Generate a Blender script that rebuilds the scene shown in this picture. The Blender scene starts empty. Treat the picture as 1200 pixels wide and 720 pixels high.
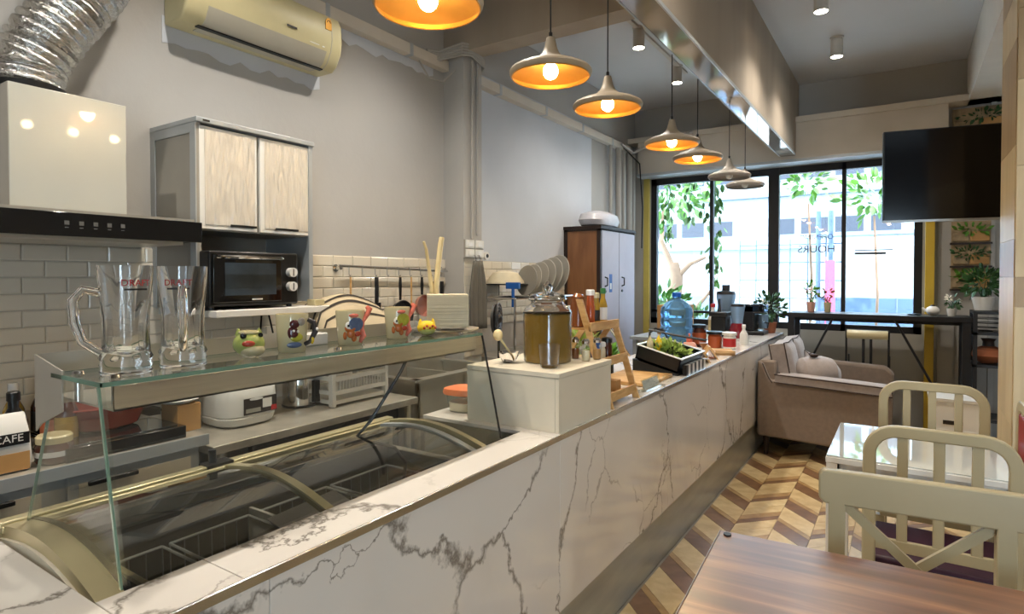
import bpy, math, random
from mathutils import Vector, Matrix
random.seed(7)
S = bpy.context.scene
COL = S.collection
PI = math.pi

# ---------------------------------------------------------------- camera, world, sun, exposure
cam_d = bpy.data.cameras.new('camera'); cam = bpy.data.objects.new('camera', cam_d); COL.objects.link(cam)
F_PX = 700.0
PITCH = math.radians(1.0)
cam_d.sensor_fit = 'HORIZONTAL'; cam_d.sensor_width = 36.0; cam_d.lens = 36.0 * F_PX / 1200
cam_d.clip_start = 0.02; cam_d.clip_end = 200
cam.location = (0, 0, 1.5)
cam.rotation_euler = (PI/2 - PITCH, 0, math.atan(460/700))
cam_d.shift_y = -(35.0 - F_PX*math.tan(PITCH)) / 1200.0
S.camera = cam
S.view_settings.view_transform = 'Standard'; S.view_settings.look = 'None'
S.view_settings.gamma = 1.0; S.view_settings.use_curve_mapping = False
S.view_settings.exposure = 1.1
S.cycles.sample_clamp_indirect = 6.0
S.cycles.max_bounces = 12; S.cycles.transparent_max_bounces = 24
S.cycles.caustics_reflective = False; S.cycles.caustics_refractive = False

W = bpy.data.worlds.new('sky'); S.world = W; W.use_nodes = True
bg = W.node_tree.nodes['Background']; bg.inputs[0].default_value = (0.66, 0.83, 1.0, 1); bg.inputs[1].default_value = 10.0
sun_d = bpy.data.lights.new('sun', 'SUN'); sun_d.energy = 4.5; sun_d.angle = 0.02; sun_d.color = (1, 0.96, 0.9)
sun = bpy.data.objects.new('sun', sun_d); COL.objects.link(sun)
sun.rotation_euler = Vector((-0.35, 1.0, -1.1)).to_track_quat('-Z', 'Y').to_euler()
prt = bpy.data.lights.new('window_portal', 'AREA'); prt.shape = 'RECTANGLE'; prt.size = 2.78; prt.size_y = 1.75
prt.cycles.is_portal = True
po = bpy.data.objects.new('window_portal', prt); COL.objects.link(po)
po.location = (-1.24, 7.30, 1.82); po.rotation_euler = (-PI/2, 0, 0)

p2 = prt.copy(); p2.size = 1.1; p2.size_y = 2.3
po2 = bpy.data.objects.new('added_window_portal', p2); COL.objects.link(po2); po2.location = (2.25, -2.8, 1.25); po2.rotation_euler = (PI/2, 0, 0)  # portal for the window added behind the camera

# ---------------------------------------------------------------- materials
def lin(c):
    if isinstance(c, str):
        c = tuple(int(c[i:i+2], 16)/255 for i in (0, 2, 4))
    return tuple(((v/12.92) if v <= 0.04045 else ((v+0.055)/1.055)**2.4) for v in c) + (1,)
def newmat(name):
    m = bpy.data.materials.new(name); m.use_nodes = True
    return m, m.node_tree, m.node_tree.nodes['Principled BSDF']
def mat(name, col, rough=0.5, metal=0.0, vary=0.06, scale=6.0, bump=0.0, bscale=40.0, stretch=None, spec=0.5, trans=0.0, ior=1.45, emit=None, es=0.0, coat=0.0, alpha=1.0, sheen=0.0):
    m, nt, b = newmat(name); N = nt.nodes; L = nt.links
    c = lin(col)
    b.inputs['Roughness'].default_value = rough; b.inputs['Metallic'].default_value = metal
    b.inputs['Specular IOR Level'].default_value = spec; b.inputs['IOR'].default_value = ior
    b.inputs['Transmission Weight'].default_value = trans; b.inputs['Coat Weight'].default_value = coat
    b.inputs['Alpha'].default_value = alpha; b.inputs['Sheen Weight'].default_value = sheen
    tc = N.new('ShaderNodeTexCoord'); mp = N.new('ShaderNodeMapping'); L.new(tc.outputs['Object'], mp.inputs[0])
    if stretch: mp.inputs['Scale'].default_value = stretch
    n = N.new('ShaderNodeTexNoise'); n.inputs['Scale'].default_value = scale; n.inputs['Detail'].default_value = 5
    L.new(mp.outputs[0], n.inputs['Vector'])
    r = N.new('ShaderNodeValToRGB'); L.new(n.outputs['Fac'], r.inputs[0])
    r.color_ramp.elements[0].position = 0.3; r.color_ramp.elements[1].position = 0.7
    r.color_ramp.elements[0].color = tuple(max(0, v*(1-vary)) for v in c[:3]) + (1,)
    r.color_ramp.elements[1].color = tuple(min(1, v*(1+vary)) for v in c[:3]) + (1,)
    L.new(r.outputs[0], b.inputs['Base Color'])
    if bump:
        n2 = N.new('ShaderNodeTexNoise'); n2.inputs['Scale'].default_value = bscale; n2.inputs['Detail'].default_value = 4
        L.new(mp.outputs[0], n2.inputs['Vector'])
        bp = N.new('ShaderNodeBump'); bp.inputs['Strength'].default_value = bump; bp.inputs['Distance'].default_value = 0.01
        L.new(n2.outputs['Fac'], bp.inputs['Height']); L.new(bp.outputs[0], b.inputs['Normal'])
    if emit:
        b.inputs['Emission Color'].default_value = lin(emit); b.inputs['Emission Strength'].default_value = es
    return m
def sheet_glass(name, tint=(0.93, 0.97, 0.95), rough=0.0, ior=1.5, refl=1.0):
    m, nt, b = newmat(name); N = nt.nodes; L = nt.links; N.remove(b)
    t = N.new('ShaderNodeBsdfTransparent'); t.inputs[0].default_value = tint + (1,)
    g = N.new('ShaderNodeBsdfGlossy'); g.inputs['Roughness'].default_value = rough; g.inputs[0].default_value = (refl, refl, refl, 1)
    lw = N.new('ShaderNodeLayerWeight'); lw.inputs['Blend'].default_value = 0.5
    pw = N.new('ShaderNodeMath'); pw.operation = 'POWER'; L.new(lw.outputs['Facing'], pw.inputs[0]); pw.inputs[1].default_value = 5
    ma = N.new('ShaderNodeMath'); ma.operation = 'MULTIPLY_ADD'; L.new(pw.outputs[0], ma.inputs[0]); ma.inputs[1].default_value = .96; ma.inputs[2].default_value = ((ior-1)/(ior+1))**2
    f = ma
    mx = N.new('ShaderNodeMixShader'); L.new(f.outputs[0], mx.inputs[0]); L.new(t.outputs[0], mx.inputs[1]); L.new(g.outputs[0], mx.inputs[2])
    L.new(mx.outputs[0], N['Material Output'].inputs[0])
    return m
def marble(name, base='d9d3cb', vein='6f675e', scale=1.0, rough=0.09):
    m, nt, b = newmat(name); N = nt.nodes; L = nt.links
    g = N.new('ShaderNodeNewGeometry'); mp = N.new('ShaderNodeMapping'); L.new(g.outputs['Position'], mp.inputs[0])
    mp.inputs['Scale'].default_value = (1.0, 0.9, 0.75); mp.inputs['Rotation'].default_value = (0.7, 0.1, 0.2)
    def vein_layer(sc, w, dist, det, loc):
        mm = N.new('ShaderNodeMapping'); L.new(mp.outputs[0], mm.inputs[0]); mm.inputs['Location'].default_value = loc
        n = N.new('ShaderNodeTexNoise'); n.inputs['Scale'].default_value = sc*scale; n.inputs['Detail'].default_value = det
        n.inputs['Roughness'].default_value = 0.52; n.inputs['Distortion'].default_value = dist
        L.new(mm.outputs[0], n.inputs['Vector'])
        s = N.new('ShaderNodeMath'); s.operation = 'SUBTRACT'; L.new(n.outputs['Fac'], s.inputs[0]); s.inputs[1].default_value = 0.5
        a = N.new('ShaderNodeMath'); a.operation = 'ABSOLUTE'; L.new(s.outputs[0], a.inputs[0])
        r = N.new('ShaderNodeMapRange'); L.new(a.outputs[0], r.inputs[0])
        r.inputs[1].default_value = 0.0; r.inputs[2].default_value = w; r.inputs[3].default_value = 1; r.inputs[4].default_value = 0
        return r.outputs[0]
    def mask(sc, lo, hi, loc):
        mm = N.new('ShaderNodeMapping'); L.new(mp.outputs[0], mm.inputs[0]); mm.inputs['Location'].default_value = loc
        n = N.new('ShaderNodeTexNoise'); n.inputs['Scale'].default_value = sc; n.inputs['Detail'].default_value = 2
        L.new(mm.outputs[0], n.inputs['Vector'])
        r = N.new('ShaderNodeMapRange'); L.new(n.outputs['Fac'], r.inputs[0]); r.inputs[1].default_value = lo; r.inputs[2].default_value = hi
        return r.outputs[0]
    def mul(a, c):
        x = N.new('ShaderNodeMath'); x.operation = 'MULTIPLY'; L.new(a, x.inputs[0])
        if isinstance(c, float): x.inputs[1].default_value = c
        else: L.new(c, x.inputs[1])
        return x.outputs[0]
    def mx(a, c):
        x = N.new('ShaderNodeMath'); x.operation = 'MAXIMUM'; L.new(a, x.inputs[0]); L.new(c, x.inputs[1]); return x.outputs[0]
    def crack(sc, w, dist, loc):
        mm = N.new('ShaderNodeMapping'); L.new(mp.outputs[0], mm.inputs[0]); mm.inputs['Location'].default_value = loc
        n = N.new('ShaderNodeTexNoise'); n.inputs['Scale'].default_value = 2.6; n.inputs['Detail'].default_value = 7; n.inputs['Roughness'].default_value = .62; L.new(mm.outputs[0], n.inputs['Vector'])
        vm = N.new('ShaderNodeVectorMath'); vm.operation = 'SCALE'; L.new(n.outputs['Color'], vm.inputs[0]); vm.inputs['Scale'].default_value = dist
        va = N.new('ShaderNodeVectorMath'); L.new(mm.outputs[0], va.inputs[0]); L.new(vm.outputs[0], va.inputs[1])
        vo = N.new('ShaderNodeTexVoronoi'); vo.feature = 'DISTANCE_TO_EDGE'; vo.inputs['Scale'].default_value = sc; L.new(va.outputs[0], vo.inputs['Vector'])
        n2 = N.new('ShaderNodeTexNoise'); n2.inputs['Scale'].default_value = 5; n2.inputs['Detail'].default_value = 3; L.new(mm.outputs[0], n2.inputs['Vector'])
        wd = N.new('ShaderNodeMapRange'); L.new(n2.outputs['Fac'], wd.inputs[0]); wd.inputs[1].default_value = .35; wd.inputs[2].default_value = .68; wd.inputs[3].default_value = w*.35; wd.inputs[4].default_value = w*2.2
        r = N.new('ShaderNodeMapRange'); L.new(vo.outputs['Distance'], r.inputs[0]); L.new(wd.outputs[0], r.inputs[2]); r.inputs[1].default_value = 0; r.inputs[3].default_value = 1; r.inputs[4].default_value = 0
        return r.outputs[0]
    v1 = mul(mul(crack(1.35, .013, .42, (0, .3, 0)), mask(1.7, .36, .46, (3, 1, 2))), .9)
    v2 = mul(mul(crack(2.6, .012, .3, (5, 3, 1)), mask(2.2, .5, .58, (7, 4, 2))), .6)
    v3 = mul(mul(vein_layer(1.1, 0.1, 0.8, 5, (2, 8, 1)), mask(1.3, 0.45, 0.65, (1, 9, 5))), 0.14)
    v = mx(mx(v1, v2), v3)
    c = N.new('ShaderNodeMix'); c.data_type = 'RGBA'; L.new(v, c.inputs[0])
    c.inputs[6].default_value = lin(base); c.inputs[7].default_value = lin(vein)
    L.new(c.outputs[2], b.inputs['Base Color']); b.inputs['Roughness'].default_value = rough
    return m
def grain(name, c0, c1, c2=None, axis=(1, 14, 14), scale=3.0, rough=0.4, coat=0.0, world=False):
    m, nt, b = newmat(name); N = nt.nodes; L = nt.links
    if world: tc = N.new('ShaderNodeNewGeometry'); o = tc.outputs['Position']
    else: tc = N.new('ShaderNodeTexCoord'); o = tc.outputs['Object']
    oi = N.new('ShaderNodeObjectInfo')
    ad = N.new('ShaderNodeVectorMath'); ad.operation = 'ADD'; L.new(o, ad.inputs[0])
    sc = N.new('ShaderNodeMath'); sc.operation = 'MULTIPLY'; sc.inputs[1].default_value = 9.0; L.new(oi.outputs['Random'], sc.inputs[0])
    L.new(sc.outputs[0], ad.inputs[1])
    mp = N.new('ShaderNodeMapping'); L.new(ad.outputs[0], mp.inputs[0]); mp.inputs['Scale'].default_value = axis
    n = N.new('ShaderNodeTexNoise'); n.inputs['Scale'].default_value = scale; n.inputs['Detail'].default_value = 6; n.inputs['Distortion'].default_value = 0.4
    L.new(mp.outputs[0], n.inputs['Vector'])
    r = N.new('ShaderNodeValToRGB'); L.new(n.outputs['Fac'], r.inputs[0]); e = r.color_ramp.elements
    e[0].position = 0.32; e[0].color = lin(c0); e[1].position = 0.68; e[1].color = lin(c1)
    if c2:
        k = e.new(0.5); k.color = lin(c2)
    L.new(r.outputs[0], b.inputs['Base Color']); b.inputs['Roughness'].default_value = rough; b.inputs['Coat Weight'].default_value = coat; b.inputs['Coat Roughness'].default_value = .31; b.inputs['Coat IOR'].default_value = 1.9
    return m

def aniso(m, rot=0.25):
    nt = m.node_tree; b = nt.nodes['Principled BSDF']; t = nt.nodes.new('ShaderNodeCombineXYZ'); t.inputs[1].default_value = 1.0
    b.inputs['Anisotropic'].default_value = .9; b.inputs['Anisotropic Rotation'].default_value = rot; nt.links.new(t.outputs[0], b.inputs['Tangent']); return m
M = dict(
 wall=mat('grey plaster', 'b0ada8', 0.85, vary=0.05, scale=1.6, bump=0.12, bscale=25),
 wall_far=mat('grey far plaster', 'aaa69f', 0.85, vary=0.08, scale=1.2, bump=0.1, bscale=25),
 wall_pale=mat('pale daylight tinted plaster', 'c6c9ce', 0.85, vary=0.05, scale=1.6, bump=0.12, bscale=25),  # paler paint, with the blue cast of window daylight in its colour
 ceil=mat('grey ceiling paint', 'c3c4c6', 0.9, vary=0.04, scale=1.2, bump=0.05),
 beam=mat('beam skim plaster', 'a39686', 0.8, vary=0.12, scale=1.0, stretch=(3, 3, 0.5), bump=0.15, bscale=12),
 cream_wall=mat('cream board', 'cfc6b8', 0.8, vary=0.03),
 white=mat('white paint', 'e4e1da', 0.5, vary=0.03),
 whitegloss=mat('white gloss', 'e9e7e2', 0.15, vary=0.02),
 hoodpanel=mat('pearl hood panel', 'c4c5bd', 0.3, metal=0.2, vary=0.02, coat=1.0),
 tile=mat('white glazed tile', 'ded5c3', 0.12, vary=0.04, scale=3, bump=0.03, bscale=8),
 grout=mat('grout', 'b8b0a4', 0.9),
 steel=aniso(mat('brushed steel', 'e0dace', 0.36, metal=1, vary=0.06, scale=4, stretch=(30, 1, 30))),
 steel_plain=mat('plain steel', 'cbc7be', 0.35, metal=.85, vary=0.06),
 steel_rough=mat('worn steel top', 'b0a99c', 0.35, metal=0.45, vary=0.2, scale=9, bump=0.05),
 chrome=mat('chrome', 'd8d8d8', 0.08, metal=1, vary=0.02),
 alu=mat('anodised aluminium', 'b2b7ba', 0.38, metal=0.35, vary=0.04),
 champagne=mat('champagne aluminium', 'cbbf98', 0.32, metal=0.65, vary=0.05),
 chrome_soft=mat('satin silver trim', 'dcdcdc', 0.22, metal=1, vary=0.02),
 foil=mat('crinkled foil', 'c9c7c2', 0.22, metal=1, vary=0.15, scale=20, bump=0.9, bscale=60),
 black=mat('black plastic', '151516', 0.35, vary=0.1),
 blackgloss=mat('black glass', '0a0a0b', 0.06, vary=0.05, coat=0.5),
 blackmetal=mat('black painted steel', '1b1a1c', 0.4, vary=0.1),
 dark=mat('dark interior', '24221f', 0.6, vary=0.2),
 darkliner=mat('freezer liner', '6c6861', 0.35, metal=0.3, vary=0.15),
 kick=mat('grey plinth laminate', '9d9b8f', 0.3, metal=0.2, vary=0.12, scale=3, stretch=(1, 1, 6)),
 cream=mat('cream laminate', 'd9cfba', 0.45, vary=0.05, scale=8, stretch=(1, 1, .2)),
 box_white=mat('off white laminate box', 'd6cdb9', 0.45, vary=0.04),
 gold=mat('gold lining', 'c8964a', 0.34, metal=0.8, vary=0.08, scale=10),
 shade=mat('taupe shade', '968772', 0.5, vary=0.08, scale=20),
 shade_pale=mat('pale shade', '9a9084', 0.55, vary=0.08, scale=20),
 bulb=mat('lit bulb', 'fff0d0', 0.3, emit='ffdca0', es=62.0),
 bulb_dim=mat('lit warm bulb', 'fff0d0', 0.3, emit='ffdca0', es=22.0),
 bulb_off=mat('unlit bulb', 'd8cfbf', 0.2),
 led=mat('lit lens', 'ffffff', 0.3, emit='fff0d8', es=40.0),
 lampwhite=mat('lamp body', 'bdb6ab', 0.4),
 glassw=sheet_glass('window glass', (0.97, 0.985, 0.98)),
 glasss=sheet_glass('shelf glass', (0.965, 0.98, 0.965)),
 glassedge=mat('green glass edge', '7fa08c', 0.1, vary=0.1, trans=0.3),
 glassf=sheet_glass('freezer glass', (0.70, 0.68, 0.63), 0.02, 1.9),
 clear=sheet_glass('thin clear glass', (0.93, 0.95, 0.94), 0.02, 1.45),
 mugglass=mat('thick glass', 'ffffff', 0.0, trans=1.0, ior=1.47, vary=0.0),
 tea=mat('brown tea', '8a6a28', 0.15, vary=0.15, scale=5, trans=0.25),
 ac=mat('aged ac plastic', 'd3c89c', 0.4, vary=0.05),
 ac2=mat('ac flap plastic', 'bdb7a6', 0.4),
 plate_grey=mat('grey cream stoneware', 'b3aea3', 0.3, vary=0.05),
 paper=mat('paper', 'd9cdb0', 0.9, vary=0.05, scale=20),
 cardboard=mat('cardboard', 'b98d57', 0.85, vary=0.08),
 woodl=grain('light pine', 'b98a50', 'd9b27a', axis=(3, 3, 14), scale=3),
 chop=grain('bamboo stick', 'd6bd84', 'e6d4a4', axis=(9, 9, 1), scale=6),
 woodtop=grain('walnut laminate', '5e3520', 'a9744c', '7e4a2d', axis=(1.2, 16, 16), scale=1.6, rough=0.34, coat=1.0),
 brownpanel=grain('brown panel', '7c5132', '93643f', axis=(6, 6, 1), scale=3),
 locker=mat('pale lilac door', 'b9b7c4', 0.45, vary=0.04),
 darkwood=mat('dark brown frame', '2b1d18', 0.5),
 sofa=mat('taupe fabric', '857568', 0.9, vary=0.08, scale=30, bump=0.2, bscale=300, sheen=0.2),
 sofac=mat('pale taupe cushion fabric', '9a8e88', 0.85, vary=0.08, scale=30, bump=0.2, bscale=300, sheen=0.3),
 piping=mat('dark piping', '3c2e28', 0.8),
 chair=mat('cream painted wood', 'b5a887', 0.35, vary=0.03),
 maroon=mat('maroon vinyl', '35132a', 0.45, vary=0.1),
 red=mat('red vinyl', '8e1b22', 0.4, vary=0.1),
 tv=mat('tv screen', '06070d', 0.12, vary=0.05),
 yellow=mat('yellow paint', 'c9a838', 0.5),
 ylw2=mat('pale yellow paint', 'c7b25a', 0.6),
 orange=mat('orange plastic', 'e07c4e', 0.5),
 pan_red=mat('brick red enamel', '8b3324', 0.25),
 bluep=mat('blue plastic', '1f5aa8', 0.4),
 jug=mat('blue water bottle', '7db9ee', 0.10, trans=0.8, vary=0.05, ior=1.2),
 jugcap=mat('blue cap', '1659b8', 0.4),
 greenp=mat('green glaze', 'a0a85a', 0.12, vary=0.3, scale=22, coat=0.5),
 ceramic=mat('cream ceramic', 'c6b88f', 0.15, vary=0.03, coat=0.5),
 yglaze=mat('yellow glaze', 'e6c22e', 0.15, vary=0.2, scale=40, coat=0.5),
 rglaze=mat('red glaze', 'b8452c', 0.2, vary=0.2, scale=40),
 pglaze=mat('pink red glaze', 'd2705c', 0.2, vary=0.3, scale=60),
 oglaze=mat('orange brown glaze', 'b5622c', 0.2, vary=0.3, scale=60),
 bglaze=mat('grey blue glaze', '53607a', 0.2, vary=0.2, scale=60),
 ogreen=mat('olive glaze', 'a8a23a', 0.2, vary=0.2, scale=60),
 brglaze=mat('dark maroon glaze', '4a2020', 0.2, vary=0.3, scale=60),
 whiteeye=mat('white glaze', 'eee8da', 0.15),
 eye=mat('black glaze', '0b0b0b', 0.1),
 towel=mat('beige towel', 'c2b294', 0.95, vary=0.06, bump=0.3, bscale=200),
 towel_stripe=mat('charcoal stripe cloth', '3b352e', 0.95),
 apron=mat('grey apron cloth', '6a655c', 0.95, vary=0.1, bump=0.2, bscale=120),
 pale_plastic=mat('cloudy white plastic', 'dcd9d2', 0.35, vary=0.04),
 redprint=mat('red print', 'b3282a', 0.5),
 darkprint=mat('dark print', '2a2422', 0.5),
 brownjar=mat('brown jar', '4e2314', 0.2, trans=0.2),
 sauce=mat('brown sauce', '7a4524', 0.2),
 sauce2=mat('red sauce', 'a8532f', 0.2),
 oil=mat('yellow bottle', 'c9a03a', 0.15, trans=0.3),
 peach=mat('peach plastic', 'e0a894', 0.4),
 terracotta=mat('terracotta', '9a5a3a', 0.8, vary=0.1),
 leaf=mat('green leaf', '5c8f2e', 0.5, vary=0.4, scale=12),
 leaf_d=mat('dark leaf', '2f5528', 0.5, vary=0.4, scale=12),
 leaf_l=mat('outdoor leaf', '3f6a1c', 0.5, vary=0.4, scale=5),  # green for the foliage outside
 herb=mat('salad leaf', '93a850', 0.6, vary=0.35, scale=30),
 bark=mat('pale bark', '6f5846', 0.9, vary=0.2),
 wine=mat('deep red glass', '6e1520', 0.12, coat=0.4),
 steelblue=mat('blue grey jug', '8fa9c2', 0.2, trans=0.4),
 out_wall=mat('white facade', '8c969e', 0.9, vary=0.03),
 out_grey=mat('facade grey band', '68747d', 0.9),  # plain grey for outdoor ledges, window frames and seams
 out_win=mat('facade window', '141c2a', 0.5),
 out_blue=mat('van blue band', '40546e', 0.5),
 out_cyan=mat('pale cyan panel', '3f8499', 0.6),
 asphalt=mat('pavement', 'a9a9a6', 0.9),
 lav=mat('lavender plastic bag', 'c8c6cc', 0.25, vary=0.1, bump=0.4, bscale=18),
 fridgegrey=mat('grey side panel', '9b968c', 0.45),
 stonepic=mat('stone panel', 'a08a6a', 0.8, vary=0.35, scale=14),
 woodA=grain('pale wood veneer', 'cdb68c', 'dcc79e', axis=(6, 6, 1), scale=2, rough=0.4),
 woodB=grain('brown wood veneer', 'a48a66', 'b89f78', axis=(6, 6, 1), scale=2, rough=0.4),
 fl_light=grain('cream floor plank', 'b89c6e', 'd2ba8c', axis=(8, 8, 8), scale=1.5, rough=0.28, world=True),
 fl_dark=grain('dark floor plank', '6b4d35', '856347', axis=(8, 8, 8), scale=1.5, rough=0.28, world=True),
 fl_tan=grain('tan floor plank', '96754a', 'b08f62', axis=(8, 8, 8), scale=1.5, rough=0.28, world=True),
 fl_grout=mat('floor base', '8f7c60', 0.6),
 fl_plain=mat('kitchen floor tile', '8a8378', 0.4, vary=0.15),
 marble=marble('veined marble slab'),
 soffit_gloss=mat('polished beam underside', 'c0b8ae', 0.07, metal=0.6, vary=0.02),  # glossy reflective strip under the long beam
)

# ---------------------------------------------------------------- mesh builder
class MB:
    def __init__(s): s.v = []; s.f = []
    def add(s, vs, fs):
        o = len(s.v); s.v += [tuple(v) for v in vs]; s.f += [tuple(i+o for i in f) for f in fs]; return s
    def bx(s, x0, x1, y0, y1, z0, z1):
        return s.add([(x0,y0,z0),(x1,y0,z0),(x1,y1,z0),(x0,y1,z0),(x0,y0,z1),(x1,y0,z1),(x1,y1,z1),(x0,y1,z1)],
            [(0,3,2,1),(4,5,6,7),(0,1,5,4),(1,2,6,5),(2,3,7,6),(3,0,4,7)])
    def box(s, c, d, rot=None):
        m = MB().bx(-d[0]/2, d[0]/2, -d[1]/2, d[1]/2, -d[2]/2, d[2]/2)
        return s.merge(m, c, rot)
    def merge(s, m, loc=(0,0,0), rot=None):
        from mathutils import Euler
        R = Euler(rot).to_matrix() if rot else Matrix.Identity(3)
        L = Vector(loc)
        return s.add([R @ Vector(v) + L for v in m.v], m.f)
    def cyl(s, p0, p1, r, r2=None, n=16, cap=True):
        return s.tube([p0, p1], [r, r if r2 is None else r2], n, cap)
    def tube(s, pts, r, n=8, cap=True, closed=False):
        pts = [Vector(p) for p in pts]; k = len(pts)
        if not isinstance(r, (list, tuple)): r = [r]*k
        o = len(s.v); up = None
        for i, p in enumerate(pts):
            if closed: t = pts[(i+1) % k] - pts[i-1]
            elif i == 0: t = pts[1]-pts[0]
            elif i == k-1: t = pts[-1]-pts[-2]
            else: t = (pts[i+1]-pts[i]).normalized() + (pts[i]-pts[i-1]).normalized()
            t.normalize()
            if up is None:
                up = Vector((0,0,1)) if abs(t.z) < 0.9 else Vector((1,0,0))
            a = t.cross(up)
            if a.length < 1e-6: a = t.cross(Vector((1,0.3,0)))
            a.normalize(); b = a.cross(t).normalized(); up = b
            for j in range(n):
                q = 2*PI*j/n; s.v.append(tuple(p + r[i]*(math.cos(q)*a + math.sin(q)*b)))
        m = k if closed else k-1
        for i in range(m):
            for j in range(n):
                A = o+i*n+j; B = o+i*n+(j+1)%n; C = o+((i+1)%k)*n+(j+1)%n; D = o+((i+1)%k)*n+j
                s.f.append((A, B, C, D))
        if cap and not closed:
            s.f.append(tuple(o+j for j in reversed(range(n)))); s.f.append(tuple(o+(k-1)*n+j for j in range(n)))
        return s
    def lathe(s, prof, n=24, c=(0,0,0), sx=1.0, sy=1.0, cap=True):
        o = len(s.v)
        for r, z in prof:
            for j in range(n):
                q = 2*PI*j/n; s.v.append((c[0]+r*math.cos(q)*sx, c[1]+r*math.sin(q)*sy, c[2]+z))
        for i in range(len(prof)-1):
            for j in range(n):
                s.f.append((o+i*n+j, o+i*n+(j+1)%n, o+(i+1)*n+(j+1)%n, o+(i+1)*n+j))
        if cap:
            if prof[0][0] > 1e-4: s.f.append(tuple(o+j for j in reversed(range(n))))
            if prof[-1][0] > 1e-4: s.f.append(tuple(o+(len(prof)-1)*n+j for j in range(n)))
        return s
    def ball(s, c, r, n=16, m=10, sc=(1,1,1)):
        o = len(s.v)
        for i in range(m+1):
            th = PI*i/m
            for j in range(n):
                q = 2*PI*j/n
                s.v.append((c[0]+r*sc[0]*math.sin(th)*math.cos(q), c[1]+r*sc[1]*math.sin(th)*math.sin(q), c[2]-r*sc[2]*math.cos(th)))
        for i in range(m):
            for j in range(n): s.f.append((o+i*n+j, o+i*n+(j+1)%n, o+(i+1)*n+(j+1)%n, o+(i+1)*n+j))
        return s
    def prism(s, pts, axis, a, b):
        n = len(pts)
        def P(p, t):
            return {'x': (t, p[0], p[1]), 'y': (p[0], t, p[1]), 'z': (p[0], p[1], t)}[axis]
        return s.add([P(p, a) for p in pts] + [P(p, b) for p in pts],
            [tuple(range(n)), tuple(reversed(range(n, 2*n)))] + [(i, i+n, (i+1) % n + n, (i+1) % n) for i in range(n)])
    def grid(s, rows):
        o = len(s.v); m = len(rows[0])
        for r in rows: s.v += [tuple(p) for p in r]
        for i in range(len(rows)-1):
            for j in range(m-1):
                s.f.append((o+i*m+j, o+i*m+j+1, o+(i+1)*m+j+1, o+(i+1)*m+j))
        return s
    def leaves(s, c, R, n, size, sc=(1,1,1), rnd=random):
        for _ in range(n):
            d = Vector((rnd.gauss(0,1), rnd.gauss(0,1), rnd.gauss(0,1))).normalized()
            p = Vector(c) + Vector((d.x*R*sc[0], d.y*R*sc[1], d.z*R*sc[2])) * rnd.uniform(.35, 1)
            s.leaf(p, d + Vector((0,0,rnd.uniform(-.3,.6))), size*rnd.uniform(.6, 1.2), rnd)
        return s
    def leaf(s, p, d, L, rnd=random):
        d = Vector(d).normalized(); a = d.cross(Vector((rnd.uniform(-1,1), rnd.uniform(-1,1), rnd.uniform(-1,1))))
        if a.length < .01: a = Vector((1,0,0))
        a.normalize(); nn = a.cross(d).normalized(); p = Vector(p)
        w = L*.3
        return s.add([p, p+d*L*.3+a*w*.8, p+d*L*.65+a*w*.75-nn*L*.04, p+d*L-nn*L*.12, p+d*L*.65-a*w*.75-nn*L*.04, p+d*L*.3-a*w*.8, p+d*L*.5+nn*L*.05],
                 [(0,1,6),(1,2,6),(2,3,6),(3,4,6),(4,5,6),(5,0,6)])
def mesh(name, mb, m, smooth=True, ang=35):
    me = bpy.data.meshes.new(name); me.from_pydata(mb.v, [], mb.f); me.materials.append(m)
    if smooth:
        me.polygons.foreach_set('use_smooth', [True]*len(me.polygons)); me.update()
        me.set_sharp_from_angle(angle=math.radians(ang))
    me.update(); return me
def tag(o, label=None, cat=None, group=None, kind=None):
    if label: o['label'] = label
    if cat: o['category'] = cat
    if group: o['group'] = group
    if kind: o['kind'] = kind
    return o
def part(name, mb, m, parent=None, bevel=0, seg=2, label=None, kind=None, loc=None, rot=None, smooth=True, ang=35, subsurf=0):
    if isinstance(m, str): m = M[m]
    me = mb if isinstance(mb, bpy.types.Mesh) else mesh(name, mb, m, smooth, ang)
    o = bpy.data.objects.new(name, me); COL.objects.link(o)
    if parent: o.parent = parent
    if loc: o.location = loc
    if rot: o.rotation_euler = rot
    if bevel:
        b = o.modifiers.new('bevel', 'BEVEL'); b.width = bevel; b.segments = seg; b.limit_method = 'ANGLE'; b.angle_limit = math.radians(40)
    if subsurf:
        u = o.modifiers.new('sub', 'SUBSURF'); u.levels = subsurf; u.render_levels = subsurf
    if label: o['label'] = label
    if kind: o['kind'] = kind
    return o
def thing(name, label, cat, loc=(0,0,0), rz=0, group=None):
    o = bpy.data.objects.new(name, None); COL.objects.link(o); o.empty_display_size = .05
    o.location = loc; o.rotation_euler = (0, 0, rz); return tag(o, label, cat, group)
def single(name, mb, m, label, cat, loc=(0,0,0), rz=0, group=None, **k):
    o = part(name, mb, m, None, loc=loc, rot=(0,0,rz), **k); return tag(o, label, cat, group)
def struct(name, mb, m, parent=None, **k):
    o = part(name, mb, m, parent, **k); o['kind'] = 'structure'; return o
def dup(root, loc, rz=None, label=None):
    def cp(o, par):
        c = o.copy(); COL.objects.link(c); c.parent = par
        for ch in list(o.children): cp(ch, c)
        return c
    r = cp(root, None); r.location = loc
    if rz is not None: r.rotation_euler = (0, 0, rz)
    if label: r['label'] = label
    return r
def text_mesh(body, size, ext=0.0003):
    cu = bpy.data.curves.new('t', 'FONT'); cu.body = body; cu.size = size; cu.extrude = ext; cu.align_x = 'CENTER'; cu.align_y = 'CENTER'
    o = bpy.data.objects.new('t', cu); COL.objects.link(o)
    me = bpy.data.meshes.new_from_object(o.evaluated_get(bpy.context.evaluated_depsgraph_get())).copy()
    bpy.data.objects.remove(o); me.name = 'lettering'; return me
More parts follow.
